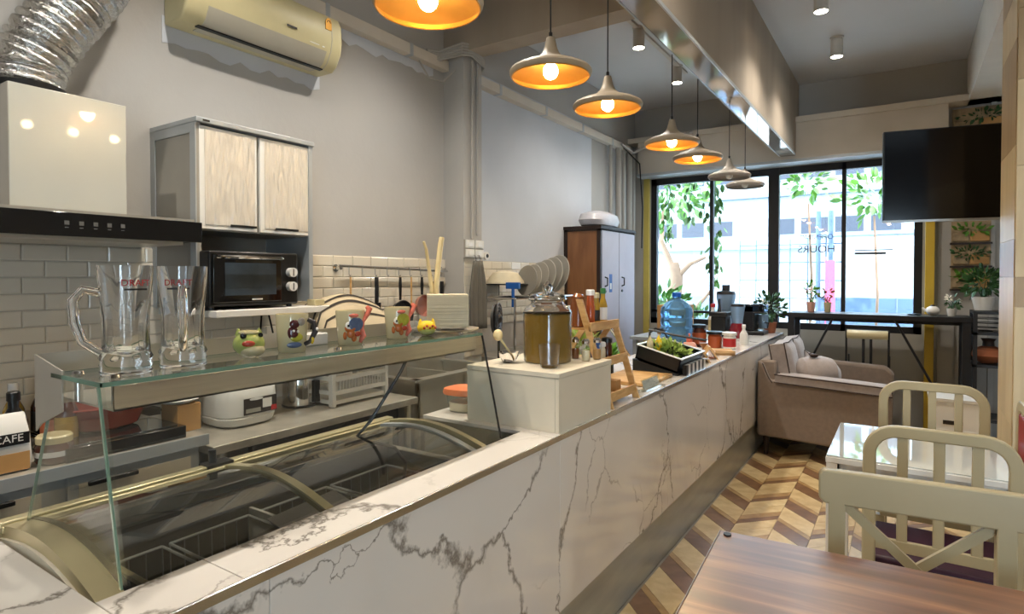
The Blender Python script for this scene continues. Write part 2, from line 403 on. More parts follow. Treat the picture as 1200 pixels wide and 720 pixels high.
def text(name, body, size, m, parent, loc, rot, scale=None):
    me = text_mesh(body, size); me.materials.clear(); me.materials.append(M[m])
    o = bpy.data.objects.new(name, me); COL.objects.link(o)
    if parent: o.parent = parent
    o.location = loc; o.rotation_euler = rot
    if scale: o.scale = scale
    return o
def B(*a): return MB().bx(*a)

# ================================================================ SETTING
XW = -2.85; XR = 3.0; YF = 7.15; YB = -2.6; ZC = 3.58; PY0, PY1, PX = 3.42, 3.64, -2.666
XC = -1.05; ZT = 0.92
wl = struct('wall_left', B(XW-.15, XW, YB, YF+.15, 0, ZC), 'wall')
struct('daylight_paint_skin', B(XW, XW+.004, PY1+.12, 5.9, 1.633, 3.12), 'wall_pale', wl)  # paler wall paint with bluish window daylight painted into it
struct('wall_right', B(XR, XR+.15, YB, YF+.15, 0, ZC), 'wall')
struct('wall_back', B(XW, 1.7, YB-.15, YB, 0, ZC).bx(2.8, XR, YB-.15, YB, 0, ZC).bx(1.7, 2.8, YB-.15, YB, 2.4, ZC), 'wall')
w2 = struct('added_window', B(1.7, 2.8, YB-.1, YB-.04, 2.3, 2.4).bx(1.7, 2.8, YB-.1, YB-.04, 0, .1).bx(2.2, 2.3, YB-.1, YB-.04, .1, 2.3), 'blackmetal')  # unseen window added behind the camera to let in more daylight
struct('pane', B(1.7, 2.8, YB-.075, YB-.068, .1, 2.3), 'glassw', w2)
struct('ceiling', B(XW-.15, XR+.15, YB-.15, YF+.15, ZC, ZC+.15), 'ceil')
# front wall pieces round the window opening
WX0, WX1, WZ0, WZ1 = -2.64, 0.145, 0.93, 2.71
fw = MB(); fw.bx(XW, WX0, YF, YF+.15, 0, ZC); fw.bx(WX1, XR, YF, YF+.15, 0, ZC); fw.bx(WX0, WX1, YF, YF+.15, 0, WZ0); fw.bx(WX0, WX1, YF, YF+.15, WZ1, ZC)
wf = struct('wall_front', fw, 'wall_far')
# pillar on the left wall
struct('trim_1', B(XW, PX, PY0, PY1, 0, 3.124), 'wall')
# cross beam, long drop beam, right beam, wall beam
struct('trim_2', B(XW, -1.12, PY0, PY0+.17, 3.125, ZC), 'beam')  # darker beam plaster stands in for the shade on its near face
struct('trim_2', B(-.97, XR, PY0, PY0+.17, 3.3, ZC), 'ceil')
b3 = struct('trim_3', B(-1.12, -.975, YB, YF, 2.79, ZC), 'beam')
struct('soffit_strip', B(-1.118, -.977, YB+.01, 6.88, 2.782, 2.7905), 'soffit_gloss', b3)
for xx in (-1.123, -.972):
    struct('edge_trim', B(xx-.004, xx+.004, YB+.01, 6.88, 2.78, 2.80), 'alu', b3)
struct('trim_4', B(.48, .95, YB, YF, 3.13, ZC), 'white')
# ledge, shutter housing above window
struct('trim_5', B(XW, 1.2, 6.92, YF, 3.13, 3.19), 'cream_wall')
struct('trim_6', B(XW+.12, .33, 6.95, YF, 2.74, 3.13), 'cream_wall')
struct('trim_7', B(XW+.12, .33, 6.90, YF, 2.715, 2.745), 'alu')
# cable trunking along left wall
tr = thing('cable_trunking', 'long grey cable trunking running along the left wall under the ceiling', 'trunking', (XW, 0, 3.0))
part('channel', B(0, .06, -.5, PY0-.01, 0, .075), 'cream_wall', tr, bevel=.004)
part('channel', B(0, .07, PY1+.01, 6.85, 0, .075), 'cream_wall', tr, bevel=.004)
for yy in (.4, 1.35, 2.3, 3.0, 4.05, 4.8, 5.55, 6.3):
    part('joint_clip', B(0, .074 if yy > 3.5 else .063, yy, yy+.03, -.003, .078), 'alu', tr)
wb = thing('cable_bundle', 'bundle of painted cables bending over the left wall pillar top', 'cables', (XW, PY0, 3.0))
for k in range(5):
    part('cable', MB().tube([(.03, -.22, .05+.012*k), (.06, -.12, .05+.015*k), (.215, -.05, .08+.02*k), (.225+.005*k, .05, .10+.016*k), (.222, .2, .06+.012*k), (.1, .28, .03+.012*k), (.03, .36, .03+.01*k)], .009, 6), 'wall_far', wb)
part('cable', MB().tube([(.03, -.3, .0), (.05, -.22, -.1), (.08, -.1, -.1), (.13, -.02, 0)], .006, 6), 'wall_far', wb)
pp = thing('pillar_conduits', 'two painted conduits running down the left wall pillar to the switches', 'conduit', (PX, PY0, 1.78))
for k, yy in enumerate((.085, .15)):
    part('conduit', MB().cyl((.014, yy, .03 if k else .0), (.014, yy, 1.3), .011, n=10), 'wall_far', pp)
pc = thing('corner_pipes', 'grey vertical pipes in the far left corner behind the locker', 'pipes', (XW, 6.5, 0))
for k, yy in enumerate((-.2, 0, .17, .32, .48)):
    part('pipe', MB().cyl((.05+.01*(k % 2), yy, 0), (.05+.01*(k % 2), yy, 3.0), .035 if k in (1, 3) else .022, n=12), 'wall_far', pc)
cp = thing('corner_conduit', 'pale conduit bending from the left wall trunking to the window wall', 'conduit', (XW, 6.6, 3.05))
part('pipe', MB().tube([(.1, -.1, -.01), (.16, .1, -.08), (.3, .27, .02), (.8, .3, .12)], .018, 8), 'wall_far', cp)
part('pipe', MB().tube([(.08, .0, -.03), (.2, .2, -.2), (.2, .3, -.7), (.18, .33, -1.2)], .008, 8), 'black', cp)

# rough filler patches round the air conditioner and under the trunking
rr = random.Random(3)
def patch(y0, y1, z0, z1, n):
    lo = [(y0+(y1-y0)*i/n, z0+rr.uniform(-.02, .02)) for i in range(n+1)]
    return MB().prism(lo + [(y1, z1), (y0, z1)], 'x', XW+.0005, XW+.003)
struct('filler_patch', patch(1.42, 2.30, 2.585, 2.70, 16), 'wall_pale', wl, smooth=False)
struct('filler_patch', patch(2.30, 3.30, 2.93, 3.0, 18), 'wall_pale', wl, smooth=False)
# window: frame bars and panes
win = struct('window_1', B(WX0, WX1, YF+.02, YF+.09, WZ1-.075, WZ1), 'blackmetal')
def wpart(n, mb, m): return struct(n, mb, m, win)
wpart('frame_bar', B(WX0, WX1, YF+.02, YF+.09, WZ0, WZ0+.07), 'blackmetal')
wpart('frame_bar', B(WX0, WX0+.07, YF+.02, YF+.09, WZ0, WZ1), 'blackmetal')
wpart('frame_bar', B(WX1-.07, WX1, YF+.02, YF+.09, WZ0, WZ1), 'blackmetal')
wpart('mullion', B(-1.28, -1.17, YF+.01, YF+.10, WZ0, WZ1), 'blackmetal')
wpart('mullion', B(-1.925, -1.885, YF+.02, YF+.08, WZ0, WZ1), 'blackmetal')
wpart('mullion', B(-.56, -.52, YF+.02, YF+.08, WZ0, WZ1), 'blackmetal')
wpart('rail', B(WX0, WX1, YF+.02, YF+.08, 1.07, 1.10), 'blackmetal')
for a, b in ((WX0+.07, -1.925), (-1.885, -1.28), (-1.17, -.56), (-.52, WX1-.07)):
    wpart('pane', B(a, b, YF+.045, YF+.051, 1.10, WZ1-.075), 'glassw')
    wpart('pane', B(a, b, YF+.045, YF+.051, WZ0+.07, 1.07), 'glassw')
# mirrored lettering on the glass, read from the street
def mtext(body, size, loc):
    o = text('lettering', body, size, 'darkprint', win, loc, (PI/2, 0, 0), scale=(-1, 1, 1)); return o
mtext('OPENING', .075, (-.80, YF+.044, 1.93)); mtext('HOURS', .11, (-.80, YF+.044, 1.80))
wpart('vinyl_line', B(-.44, -.10, YF+.040, YF+.044, 1.775, 1.785), 'darkprint')
wpart('vinyl_line', B(-.44, -.16, YF+.040, YF+.044, 1.735, 1.757), 'darkprint')
# yellow strips
struct('trim_8', B(WX0-.08, WX0-.01, YF-.03, YF, 0, 2.72), 'ylw2')
yp = single('yellow_pole', B(0, .075, 0, .06, 0, 2.9), 'yellow', 'tall yellow square pole beside the window at right', 'pole', (.165, 7.03, 0), bevel=.004)
# right of window: door recess shape
struct('door_1', B(.27, .40, YF-.03, YF, 0, 2.5), 'wall_far')
struct('trim_9', B(.66, .70, YF-.03, YF, 0, 3.13), 'wall')

# plinth/floor
fl = struct('floor', B(XC-.0, XR, YB, YF+.15, -.12, -.006), 'fl_grout')
struct('kitchen_floor', B(XW, XC, YB, YF+.15, -.12, -.006), 'fl_plain', fl)
ARM = .203; PER = .41
def pl_mesh(s, t):
    g = .0012
    return mesh('plank', MB().prism([(g, g), (ARM-g, s*ARM+g), (ARM-g, s*ARM+t-g), (g, t-g)], 'z', 0, .0062), M['fl_light'], smooth=False)
seqs = {-1: [(.15, 'fl_dark'), (.05, 'fl_tan'), (.21, 'fl_light')], 1: [(.135, 'fl_light'), (.07, 'fl_dark'), (.08, 'fl_tan'), (.125, 'fl_light')]}
pm = {}
rest = {'fl_dark': MB(), 'fl_light': MB(), 'fl_tan': MB()}
cnt = 0
for k in range(0, 20):
    s = -1 if k % 2 == 0 else 1
    x0 = XC + .001 + k*ARM
    for j in range(-8, 12):
        y = 3.80 - .405 + j*PER + (0 if s == -1 else -ARM + .03)
        for t, mn in seqs[s]:
            near = (k < 7 and 2.5 < y < 5.7)
            if y < YB + .2 or y > YF - .3: y += t; continue
            if near and cnt < 290:
                key = (s, t, mn)
                if key not in pm:
                    me = pl_mesh(s, t).copy(); me.materials[0] = M[mn]; pm[key] = me
                o = bpy.data.objects.new('plank', pm[key]); COL.objects.link(o); o.parent = fl; o.location = (x0, y, -.0062 + random.uniform(0, .0003)); cnt += 1
                o['kind'] = 'structure'
            elif x0 < XR - ARM:
                g = .0012
                rest[mn].prism([(x0+g, y+g), (x0+ARM-g, y+s*ARM+g), (x0+ARM-g, y+s*ARM+t-g), (x0+g, y+t-g)], 'z', -.0062, 0)
            y += t
for mn, mb in rest.items():
    if mb.v: part('plank_field', mb, mn, fl, kind='stuff', smooth=False)

# wall tiles, running bond (two bays)
TL, TH = .15, .065
tm = mesh('tile', MB().add([(0, .001, .001), (0, TL-.001, .001), (0, TL-.001, TH-.001), (0, .001, TH-.001),
     (.006, .001, .001), (.006, TL-.001, .001), (.006, TL-.001, TH-.001), (.006, .001, TH-.001),
     (.009, .006, .006), (.009, TL-.006, .006), (.009, TL-.006, TH-.006), (.009, .006, TH-.006)],
     [(0,1,5,4),(1,2,6,5),(2,3,7,6),(3,0,4,7),(4,5,9,8),(5,6,10,9),(6,7,11,10),(7,4,8,11),(8,9,10,11)]), M['tile'], smooth=False)
struct('grout_bed', B(XW, XW+.003, .3, PY0, .88, 1.632), 'grout', wl)
struct('grout_bed', B(XW, XW+.003, PY1, 5.6, .88, 1.632), 'grout', wl)
nt = 0
for r in range(11):
    z = 1.63 - (r+1)*TH
    for y0, y1 in ((.36, PY0), (PY1, 5.5)):
        if y0 > 3 and r > 7: continue
        if y0 < 3 and r > 9: continue
        y = y0 - (TL/2 if r % 2 else 0) + TL/2
        while y < y1 - TL*.5:
            o = bpy.data.objects.new('tile', tm); COL.objects.link(o); o.parent = wl; o.location = (XW+.003, y, z); o['kind'] = 'structure'
            o.rotation_euler = (0, random.uniform(-.012, .012), random.uniform(-.012, .012)); nt += 1
            y += TL
pt = MB()
for r in range(12):
    z = 1.70-(r+1)*TH
    pt.bx(PX, PX+.007, PY0+.006, PY0+.105, z+.001, z+TH-.001); pt.bx(PX, PX+.007, PY0+.108, PY1, z+.001, z+TH-.001)
part('tile_field', pt, 'tile', wl, kind='stuff', smooth=False)

# ================================================================ COUNTER
ct = thing('marble_counter', 'long white marble counter with grey veins and grey plinth', 'counter', (0, 0, 0))
part('plinth', MB().bx(XC-.03, XC-.012, -.48, 6.78, 0, .262), 'kick', ct)
part('carcass', MB().bx(-1.69, XC-.02, 1.90, 6.76, .02, .90).bx(-1.70, XC-.02, -.48, .44, .02, .90).bx(-1.18, XC-.02, .44, 1.90, .02, .90), 'kick', ct)
joints = [-.48, .72, 1.92, 3.12, 4.32, 5.52, 6.72, 6.78]
for a, b in zip(joints[:-1], joints[1:]):
    part('slab', B(XC-.02, XC, a+.001, b-.001, .262, .905), 'marble', ct, bevel=.0008, seg=1)
    # top slabs: narrow strip in front of the freezer, full depth elsewhere
part('top_slab', B(-1.70, XC-.004, -.48, .472, .905, ZT), 'marble', ct, bevel=.0015)
part('top_slab', B(-1.20, XC-.004, .4735, .6685, .905, ZT), 'marble', ct, bevel=.0015)
part('top_slab', B(-1.20, XC-.004, .67, 1.8885, .905, ZT), 'marble', ct, bevel=.0015)
for a, b in ((1.89, 3.118), (3.12, 4.318), (4.32, 5.518), (5.52, 6.78)):
    part('top_slab', B(-1.69, XC-.004, a, b, .905, ZT), 'marble', ct, bevel=.0015)
part('edge_trim', B(XC-.004, XC+.003, -.48, 6.78, .900, ZT+.0015), 'chrome_soft', ct, bevel=.002, label='thin silver edge trim')

# ---------------------------------------------------------------- curved glass freezer
fz = thing('chest_freezer', 'curved glass-topped chest freezer set behind the marble counter strip', 'freezer', (-1.46, 1.08, 0))
FX0, FX1, FY0, FY1 = -.26, .255, -.60, .62
part('body', MB().bx(FX0, FX0+.04, FY0, FY1, .05, .90).bx(FX1-.02, FX1, FY0, FY1, .05, .80).bx(FX0, FX1, FY0, FY0+.03, .05, .84).bx(FX0, FX1, FY1-.03, FY1, .05, .84).bx(FX0, FX1, FY0, FY1, .05, .09), 'fridgegrey', fz)
part('liner', MB().bx(FX0+.04, FX1-.02, FY0+.03, FY1-.03, .38, .40).bx(FX0+.04, FX0+.05, FY0+.03, FY1-.03, .4, .86).bx(FX1-.03, FX1-.02, FY0+.03, FY1-.03, .4, .8).bx(FX0+.04, FX1-.02, FY0+.03, FY0+.04, .4, .84).bx(FX0+.04, FX1-.02, FY1-.04, FY1-.03, .4, .84), 'darkliner', fz)
def arcpt(t, dz=0):   # t 0 back .. 1 front
    x = FX0 + .01 + (FX1-FX0-.01)*t
    z = .93 + .032*math.sin(PI*t) - .038*t**2
    return (x, z+dz)
ts = [i/14 for i in range(15)]
def arc_bar(y0, y1, th=.016, up=.0):
    mb = MB(); o = [arcpt(t, up) for t in ts]; i_ = [arcpt(t, up-th) for t in ts]
    return mb.prism(o + i_[::-1], 'y', y0, y1)
part('end_arch', arc_bar(-.595, -.545, .03, .006), 'champagne', fz)
part('end_panel', MB().prism([arcpt(t, -.02) for t in ts] + [(FX1, .5), (FX0+.01, .5)], 'y', -.602, -.58), 'cream', fz)
part('end_arch', arc_bar(.60, .625, .03, .006), 'champagne', fz)
part('middle_arch', arc_bar(-.075, -.05, .02, .006), 'champagne', fz)
part('inner_arch', arc_bar(.55, .575, .014, .0), 'alu', fz)
part('rear_rail', MB().bx(FX0-.01, FX0+.025, FY0, FY1+.02, .905, .945), 'champagne', fz, bevel=.004)
part('rear_rail', MB().bx(FX0+.03, FX0+.045, FY0, FY1, .925, .94), 'champagne', fz, bevel=.003)
part('front_rail', MB().bx(FX1-.03, FX1-.005, FY0, FY1, .835, .86), 'alu', fz, bevel=.003)
for y0, y1, u in ((-.53, -.06, 0.0), (-.07, .56, -.006)):
    part('glass_lid', MB().grid([[(arcpt(t, u)[0], y, arcpt(t, u)[1]) for t in ts] for y in (y0, y1)]), 'glassf', fz)
part('lid_seal', arc_bar(-.547, -.533, .014, .008), 'black', fz)
part('hinge_knob', MB().cyl((FX0+.0, -.09, .94), (FX0, -.09, .985), .011, n=12).bx(FX0-.02, FX0+.03, -.12, -.04, .935, .948), 'blackmetal', fz)
for y0, y1 in ((-.52, -.27), (-.25, -.02), (.0, .27), (.29, .56)):
    bk = MB()
    for x in (FX0+.07, FX1-.06):
        bk.tube([(x, y0, .78), (x, y1, .78)], .004, 6); 
    for y in (y0, y1): bk.tube([(FX0+.07, y, .78), (FX1-.06, y, .78)], .004, 6)
    for i in range(7):
        y = y0+(y1-y0)*i/6
        bk.tube([(FX0+.07, y, .78), (FX0+.08, y, .55), (FX1-.07, y, .55), (FX1-.06, y, .78)], .002, 4)
    part('wire_basket', bk, 'alu', fz)
part('divider', MB().bx(FX0+.06, FX1-.05, -.012, -.002, .5, .80), 'pale_plastic', fz)
part('price_card', MB().box((.02, .08, .79), (.16, .26, .004), (0, .3, .1)), 'lav', fz)
part('frost_tray', MB().bx(FX0+.09, FX1-.08, -.50, -.29, .42, .62), 'dark', fz, bevel=.01)
part('frost_tray', MB().bx(FX0+.09, FX1-.08, .03, .25, .42, .60), 'darkliner', fz, bevel=.01)
part('rim_strip', MB().bx(FX0+.10, FX1-.06, -.40, -.385, .775, .785), 'champagne', fz)

# ---------------------------------------------------------------- glass sneeze shelf
gs = thing('glass_display_shelf', 'steel and glass sneeze guard shelf above the freezer, with green glass edges', 'shelf', (-1.4, 1.14, ZT))
Y0, Y1 = -.62, .62
part('glass_top', B(-.115, .115, Y0, Y1, .368, .376), 'glasss', gs)
ge = MB(); 
for b_ in ((.112, .115, Y0, Y1), (-.115, -.112, Y0, Y1), (-.115, .115, Y0, Y0+.003), (-.115, .115, Y1-.003, Y1)): ge.bx(*b_, .3675, .3765)
part('glass_edge', ge, 'glassedge', gs)
part('steel_band', B(.095, .10, Y0+.03, Y1-.02, .314, .364), 'steel', gs)
part('steel_pan', B(-.20, .10, Y0+.03, Y1-.02, .314, .318), 'steel_plain', gs)
part('rear_upstand', B(-.203, -.199, Y0+.0, Y1-.02, .293, .41), 'steel_plain', gs)
part('end_plate', MB().prism([(-.20, .24), (-.20, .41), (-.06, .385), (-.06, .30), (-.17, .26)], 'y', Y0+.0, Y0+.003), 'steel_plain', gs)
part('end_plate', MB().prism([(-.20, .293), (-.20, .41), (-.06, .385), (-.06, .293)], 'y', Y1-.022, Y1-.02), 'steel_plain', gs)
for x, y in ((-.06, Y0+.03), (.06, Y0+.05), (.06, Y1-.06), (-.06, Y1-.06), (.06, 0)):
    part('standoff', MB().cyl((x, y, .318), (x, y, .368), .008, n=12).cyl((x, y, .376), (x, y, .382), .012, .009, n=12), 'chrome', gs)
# sloping front glass, end glass
part('front_glass', MB().prism([(.110, .368), (.114, .368), (.196, .004), (.192, .004)], 'y', Y0+.0, Y1), 'glasss', gs)
part('glass_edge', MB().prism([(.108, .368), (.115, .368), (.198, .002), (.191, .002)], 'y', Y0-.004, Y0), 'glassedge', gs)
part('glass_edge', MB().prism([(.108, .368), (.115, .368), (.198, .002), (.191, .002)], 'y', Y1, Y1+.003), 'darkprint', gs)
part('end_glass', MB().prism([(-.11, .366), (.106, .366), (.19, .004), (-.28, .004)], 'y', Y0+.005, Y0+.011), 'glasss', gs)
part('glass_edge', MB().prism([(-.112, .366), (-.110, .366), (-.281, .004), (-.283, .004)], 'y', Y0+.005, Y0+.011), 'glassedge', gs)
cbl = single('hanging_cable', MB().tube([(0, 0, .30), (-.02, -.05, .2), (-.09, -.13, .03), (-.115, -.17, -.02), (-.10, -.14, -.04), (.0, -.10, -.06), (.06, -.11, -.10), (.07, -.14, -.19)], .006, 8), 'black', 'black power cable hanging from the glass shelf into the freezer', 'cable', (-1.49, 1.62, .96))

# ================================================================ KITCHEN LINE (left)
bc = thing('base_cabinet', 'grey aluminium base cabinet with cream doors and black handles', 'cabinet', (-2.2, .4, 0))
part('body', MB().bx(-.62, -.03, -.9, .83, .08, .87), 'alu', bc)
part('worktop', MB().bx(-.64, .0, -.92, .85, .87, .905), 'steel_rough', bc, bevel=.003)
part('edge_band', MB().bx(0, .008, -.92, .85, .868, .908), 'alu', bc)
for a, b in ((-.88, -.38), (-.35, .03), (.06, .36), (.40, .82)):
    d = part('door', MB().bx(-.03, -.012, a, b, .12, .862), 'alu', bc)
    part('panel', MB().bx(-.013, -.010, a+.03, b-.03, .17, .835), 'cream', d)
    part('handle', MB().bx(-.0, .014, a+.05, a+.20, .825, .84).bx(-.012, .003, a+.06, a+.07, .827, .838).bx(-.012, .003, a+.18, a+.19, .827, .838), 'black', d, bevel=.003)
st = thing('steel_worktable', 'low steel prep table between the base cabinet and sink', 'table', (-2.2, 1.9, 0))
part('table_top', MB().bx(-.64, 0, -.63, .52, .815, .85), 'steel_rough', st, bevel=.003)
for x in (-.6, -.04):
    for y in (-.57, .48): part('leg', MB().cyl((x, y, 0), (x, y, .815), .018, n=10), 'steel', st)
part('undershelf', MB().bx(-.6, -.04, -.4, .48, .25, .27), 'darkliner', st)
part('side_panel', MB().bx(-.1, -.07, -.42, .44, .1, .8), 'dark', st)
sk = thing('steel_sink', 'deep stainless sink with splashback against the tiled wall', 'sink', (-2.33, 2.98, 0))
part('bowl', MB().bx(-.5, 0, -.42, -.40, .68, .90).bx(-.5, 0, .38, .40, .68, .90).bx(-.02, 0, -.42, .4, .68, .90).bx(-.5, -.48, -.42, .4, .68, .98).bx(-.5, 0, -.42, .4, .66, .68).bx(-.5, 0, .0, .02, .7, .89), 'steel_plain', sk)
part('rim', MB().bx(-.06, .012, -.43, .41, .893, .905).bx(-.48, .0, -.435, -.37, .893, .905).bx(-.48, .0, .35, .41, .893, .905), 'steel_plain', sk)
part('faucet', MB().tube([(-.46, -.2, .95), (-.46, -.2, 1.12), (-.42, -.2, 1.17), (-.34, -.2, 1.17), (-.31, -.2, 1.12)], .012, 10), 'chrome', sk)
for x in (-.47, -.03):
    for y in (-.39, .37): part('leg', MB().cyl((x, y, 0), (x, y, .66), .018, n=10), 'steel_plain', sk)
bt = single('grey_crate', MB().bx(-.14, .14, -.2, .2, 0, .25).bx(-.15, .15, -.21, .21, .25, .27), 'darkliner', 'dark grey plastic crate on the floor below the sink', 'crate', (-2.22, 2.95, 0), bevel=.01)

# low cabinet beyond pillar
lc = thing('low_cabinet', 'steel topped low cabinet along the wall beyond the pillar', 'cabinet', (-2.84, 3.7, 0))
part('body', B(.0, .52, 0, 1.5, .05, .86), 'alu', lc); part('worktop', B(0, .55, -.01, 1.52, .86, .89), 'steel_rough', lc)
for k in range(3): part('door', B(.52, .535, .02+k*.5, .48+k*.5, .1, .82), 'cream', lc)

# tap-water boxes etc on low cabinet and wire shelf
ws = thing('wire_dish_shelf', 'chrome wire shelf full of dishes beyond the grey pillar', 'shelf', (-2.8, 4.05, 1.34))
w_ = MB()
for x in (.03, .4): w_.tube([(x, -.35, .0), (x, .75, .0)], .006, 6)
for k in range(23): w_.tube([(.03, -.35+.05*k, .0), (.4, -.35+.05*k, .0)], .003, 5)
part('wire_deck', w_, 'chrome', ws)
for y in (-.33, .73):
    part('leg', MB().tube([(.38, y, -.45), (.38, y, 0)], .008, 8).tube([(.05, y, -.45), (.05, y, .0)], .008, 8), 'chrome', ws)
def plate(r, nm, m, lab, loc, rx, rz, grp=None):
    if nm == 'white_plate': m = 'plate_grey'
    o = single(nm, MB().lathe([(.0, 0), (r*.55, .002), (r*.95, .018), (r, .022), (r*.98, .026), (r*.55, .008), (.0, .006)], 28, cap=False), m, lab, 'plate', loc, group=grp)
    o.rotation_euler = (rx, 0, rz); return o
plate(.125, 'grey_plate', 'fridgegrey', 'dark grey plate standing foremost in the wire dish shelf', (-2.52, 4.08, 1.47), PI/2-.15, -.3)
for k in range(5):
    plate(.13 + .01*k, 'white_plate', 'paper', ['cream plate standing right behind the grey plate', 'cream plate second behind the grey plate', 'cream plate third behind the grey plate', 'larger cream plate fourth behind the grey plate', 'largest cream plate at the back of the dish row'][k], (-2.55+.01*k, 4.20+.085*k, 1.475+.012*k), PI/2-.25, -.35, 'plates standing in the wire dish shelf')
single('cream_bowl', MB().lathe([(.03, .10), (.1, .085), (.15, .02), (.155, .0), (.148, .0), (.1, .075), (.0, .09)], 26, cap=False), 'paper', 'wide cream bowl turned upside down on the dish shelf', 'bowl', (-2.68, 3.98, 1.45))
single('dish_stand', MB().bx(-.16, .16, -.14, .14, .09, .098).tube([(-.15, -.13, 0), (-.15, -.13, .09)], .004, 6).tube([(.15, -.13, 0), (.15, -.13, .09)], .004, 6).tube([(-.15, .13, 0), (-.15, .13, .09)], .004, 6).tube([(.15, .13, 0), (.15, .13, .09)], .004, 6), 'blackmetal', 'small black stand holding the upturned cream bowl', 'stand', (-2.68, 3.98, 1.347))
single('blue_dustpan_brush', MB().bx(-.06, .06, -.015, .015, .0, .05).bx(-.01, .01, -.01, .01, -.14, .0), 'bluep', 'blue plastic scraper standing near the towel pillar', 'scraper', (-2.5, 3.82, 1.41), bevel=.004)
nb = thing('napkin_dispenser', 'brown fronted white tissue dispenser below the wire dish shelf', 'dispenser', (-2.35, 4.15, .893))
part('body', B(-.12, .12, -.1, .12, 0, .38), 'pale_plastic', nb, bevel=.01); part('side_panel', B(-.1, .1, -.108, -.1, .02, .36), 'brownpanel', nb); part('knob', MB().cyl((.12, 0, .2), (.15, 0, .2), .02, n=12), 'whitegloss', nb)
fan = thing('desk_fan', 'small black round desk fan behind the white box', 'fan', (-1.62, 2.35, ZT+.06), 1.55)
part('base', MB().lathe([(.06, -.06), (.06, -.05), (.02, -.04), (.0, -.04)], 20), 'black', fan)
part('stem', MB().tube([(0, 0, -.04), (0, 0, .24)], .006, 8), 'black', fan)
fh = MB()
for rr in (.075, .06, .045, .03): fh.tube([(.0+rr*math.cos(a)*.9, rr*math.cos(a)*.4, .32+rr*math.sin(a)) for a in [2*PI*i/24 for i in range(24)]], .004, 6, closed=True)
for i in range(12):
    a = 2*PI*i/12; fh.tube([(0, 0, .32), (.07*math.cos(a)*.9, .07*math.cos(a)*.4, .32+.07*math.sin(a))], .0025, 5)
part('grille', fh, 'blackmetal', fan); part('hub', MB().ball((0, 0, .32), .022, sc=(1, .8, 1)), 'black', fan)
part('backing', MB().tube([(-.004, .012, .32), (-.008, .022, .32)], .07, 24), 'dark', fan)

# switches and apron on pillar
sw = thing('switch_plates', 'four white switch plates on a dark backing on the pillar', 'switch', (PX+.008, PY0+.11, 1.71))
part('backing', B(0, .012, -.12, .105, -.067, .063), 'fridgegrey', sw)
for yy in (-.115, .0):
    for zz in (-.065, .003):
        p_ = part('switch_plate', B(.012, .02, yy, yy+.10, zz, zz+.058), 'pale_plastic', sw, bevel=.002)
        part('rocker', B(.02, .024, yy+.03, yy+.07, zz+.012, zz+.046), 'whitegloss', p_)
part('socket_ring', MB().tube([(.01, .13, -.05), (.03, .13, -.05)], .03, 18), 'pale_plastic', sw)
part('socket_centre', MB().tube([(.03, .13, -.05), (.033, .13, -.05)], .015, 14), 'darkprint', sw)
ap = thing('hanging_apron', 'dark grey apron hanging from a hook on the pillar', 'apron', (PX+.012, PY0+.10, 1.10))
rows = []
for i in range(12):
    t = i/11; z = .50*(1-t)+.02; w = .05+.05*min(1, t*2.2)
    rows.append([(.035+.014*math.sin(j*1.5+t*1.2)*(.3+t), -w+2*w*j/14, z) for j in range(15)])
a_ = part('cloth', MB().grid(rows), 'apron', ap); a_.modifiers.new('s', 'SOLIDIFY').thickness = .012
part('hook', MB().tube([(0, -.02, .56), (.03, -.02, .56), (.04, -.02, .53), (.03, -.02, .51)], .004, 6).tube([(0, .03, .56), (.03, .03, .56), (.04, .03, .53), (.03, .03, .51)], .004, 6), 'chrome', ap)

# upper cabinet + oven
uc = thing('wall_cabinet', 'grey wall cabinet with two textured cream doors over the oven shelf', 'cabinet', (XW, 1.37, 1.36))
CW = .58
part('side_panel', MB().bx(.01, .37, .0, .018, .02, .80), 'fridgegrey', uc)
part('side_frame', MB().bx(.33, .372, -.006, -.001, .0, .789).bx(.0, .04, -.006, -.001, .0, .789).bx(.041, .329, -.006, -.001, .75, .789), 'alu', uc)
part('side_panel', MB().bx(.01, .37, CW-.018, CW, .02, .80), 'alu', uc)
part('top_panel', MB().bx(0, .385, -.008, CW+.008, .79, .812), 'alu', uc, bevel=.003)
part('niche_back', MB().bx(.01, .02, .018, CW-.018, .02, .34), 'fridgegrey', uc)
part('body', MB().bx(.01, .35, .018, CW-.018, .34, .785), 'fridgegrey', uc)
part('shelf_board', MB().bx(0, .48, .018, CW+.02, -.03, .0), 'white', uc, bevel=.003, label='white projecting oven shelf')
part('front_stile', MB().bx(.37, .378, CW-.022, CW, .0, .79), 'alu', uc)
def textured(name):
    m, nt, b = newmat(name); N = nt.nodes; L = nt.links
    tc = N.new('ShaderNodeTexCoord'); mp = N.new('ShaderNodeMapping'); L.new(tc.outputs['Object'], mp.inputs[0]); mp.inputs['Scale'].default_value = (1, 45, 9)
    n = N.new('ShaderNodeTexNoise'); n.inputs['Scale'].default_value = 1; n.inputs['Detail'].default_value = 1; L.new(mp.outputs[0], n.inputs['Vector'])
    bp = N.new('ShaderNodeBump'); bp.inputs['Distance'].default_value = .02; bp.inputs['Strength'].default_value = .9
    L.new(n.outputs['Fac'], bp.inputs['Height']); L.new(bp.outputs[0], b.inputs['Normal'])
    b.inputs['Base Color'].default_value = lin('d9cfbf'); b.inputs['Roughness'].default_value = .12; return m
M['ripple'] = textured('rippled door panel')
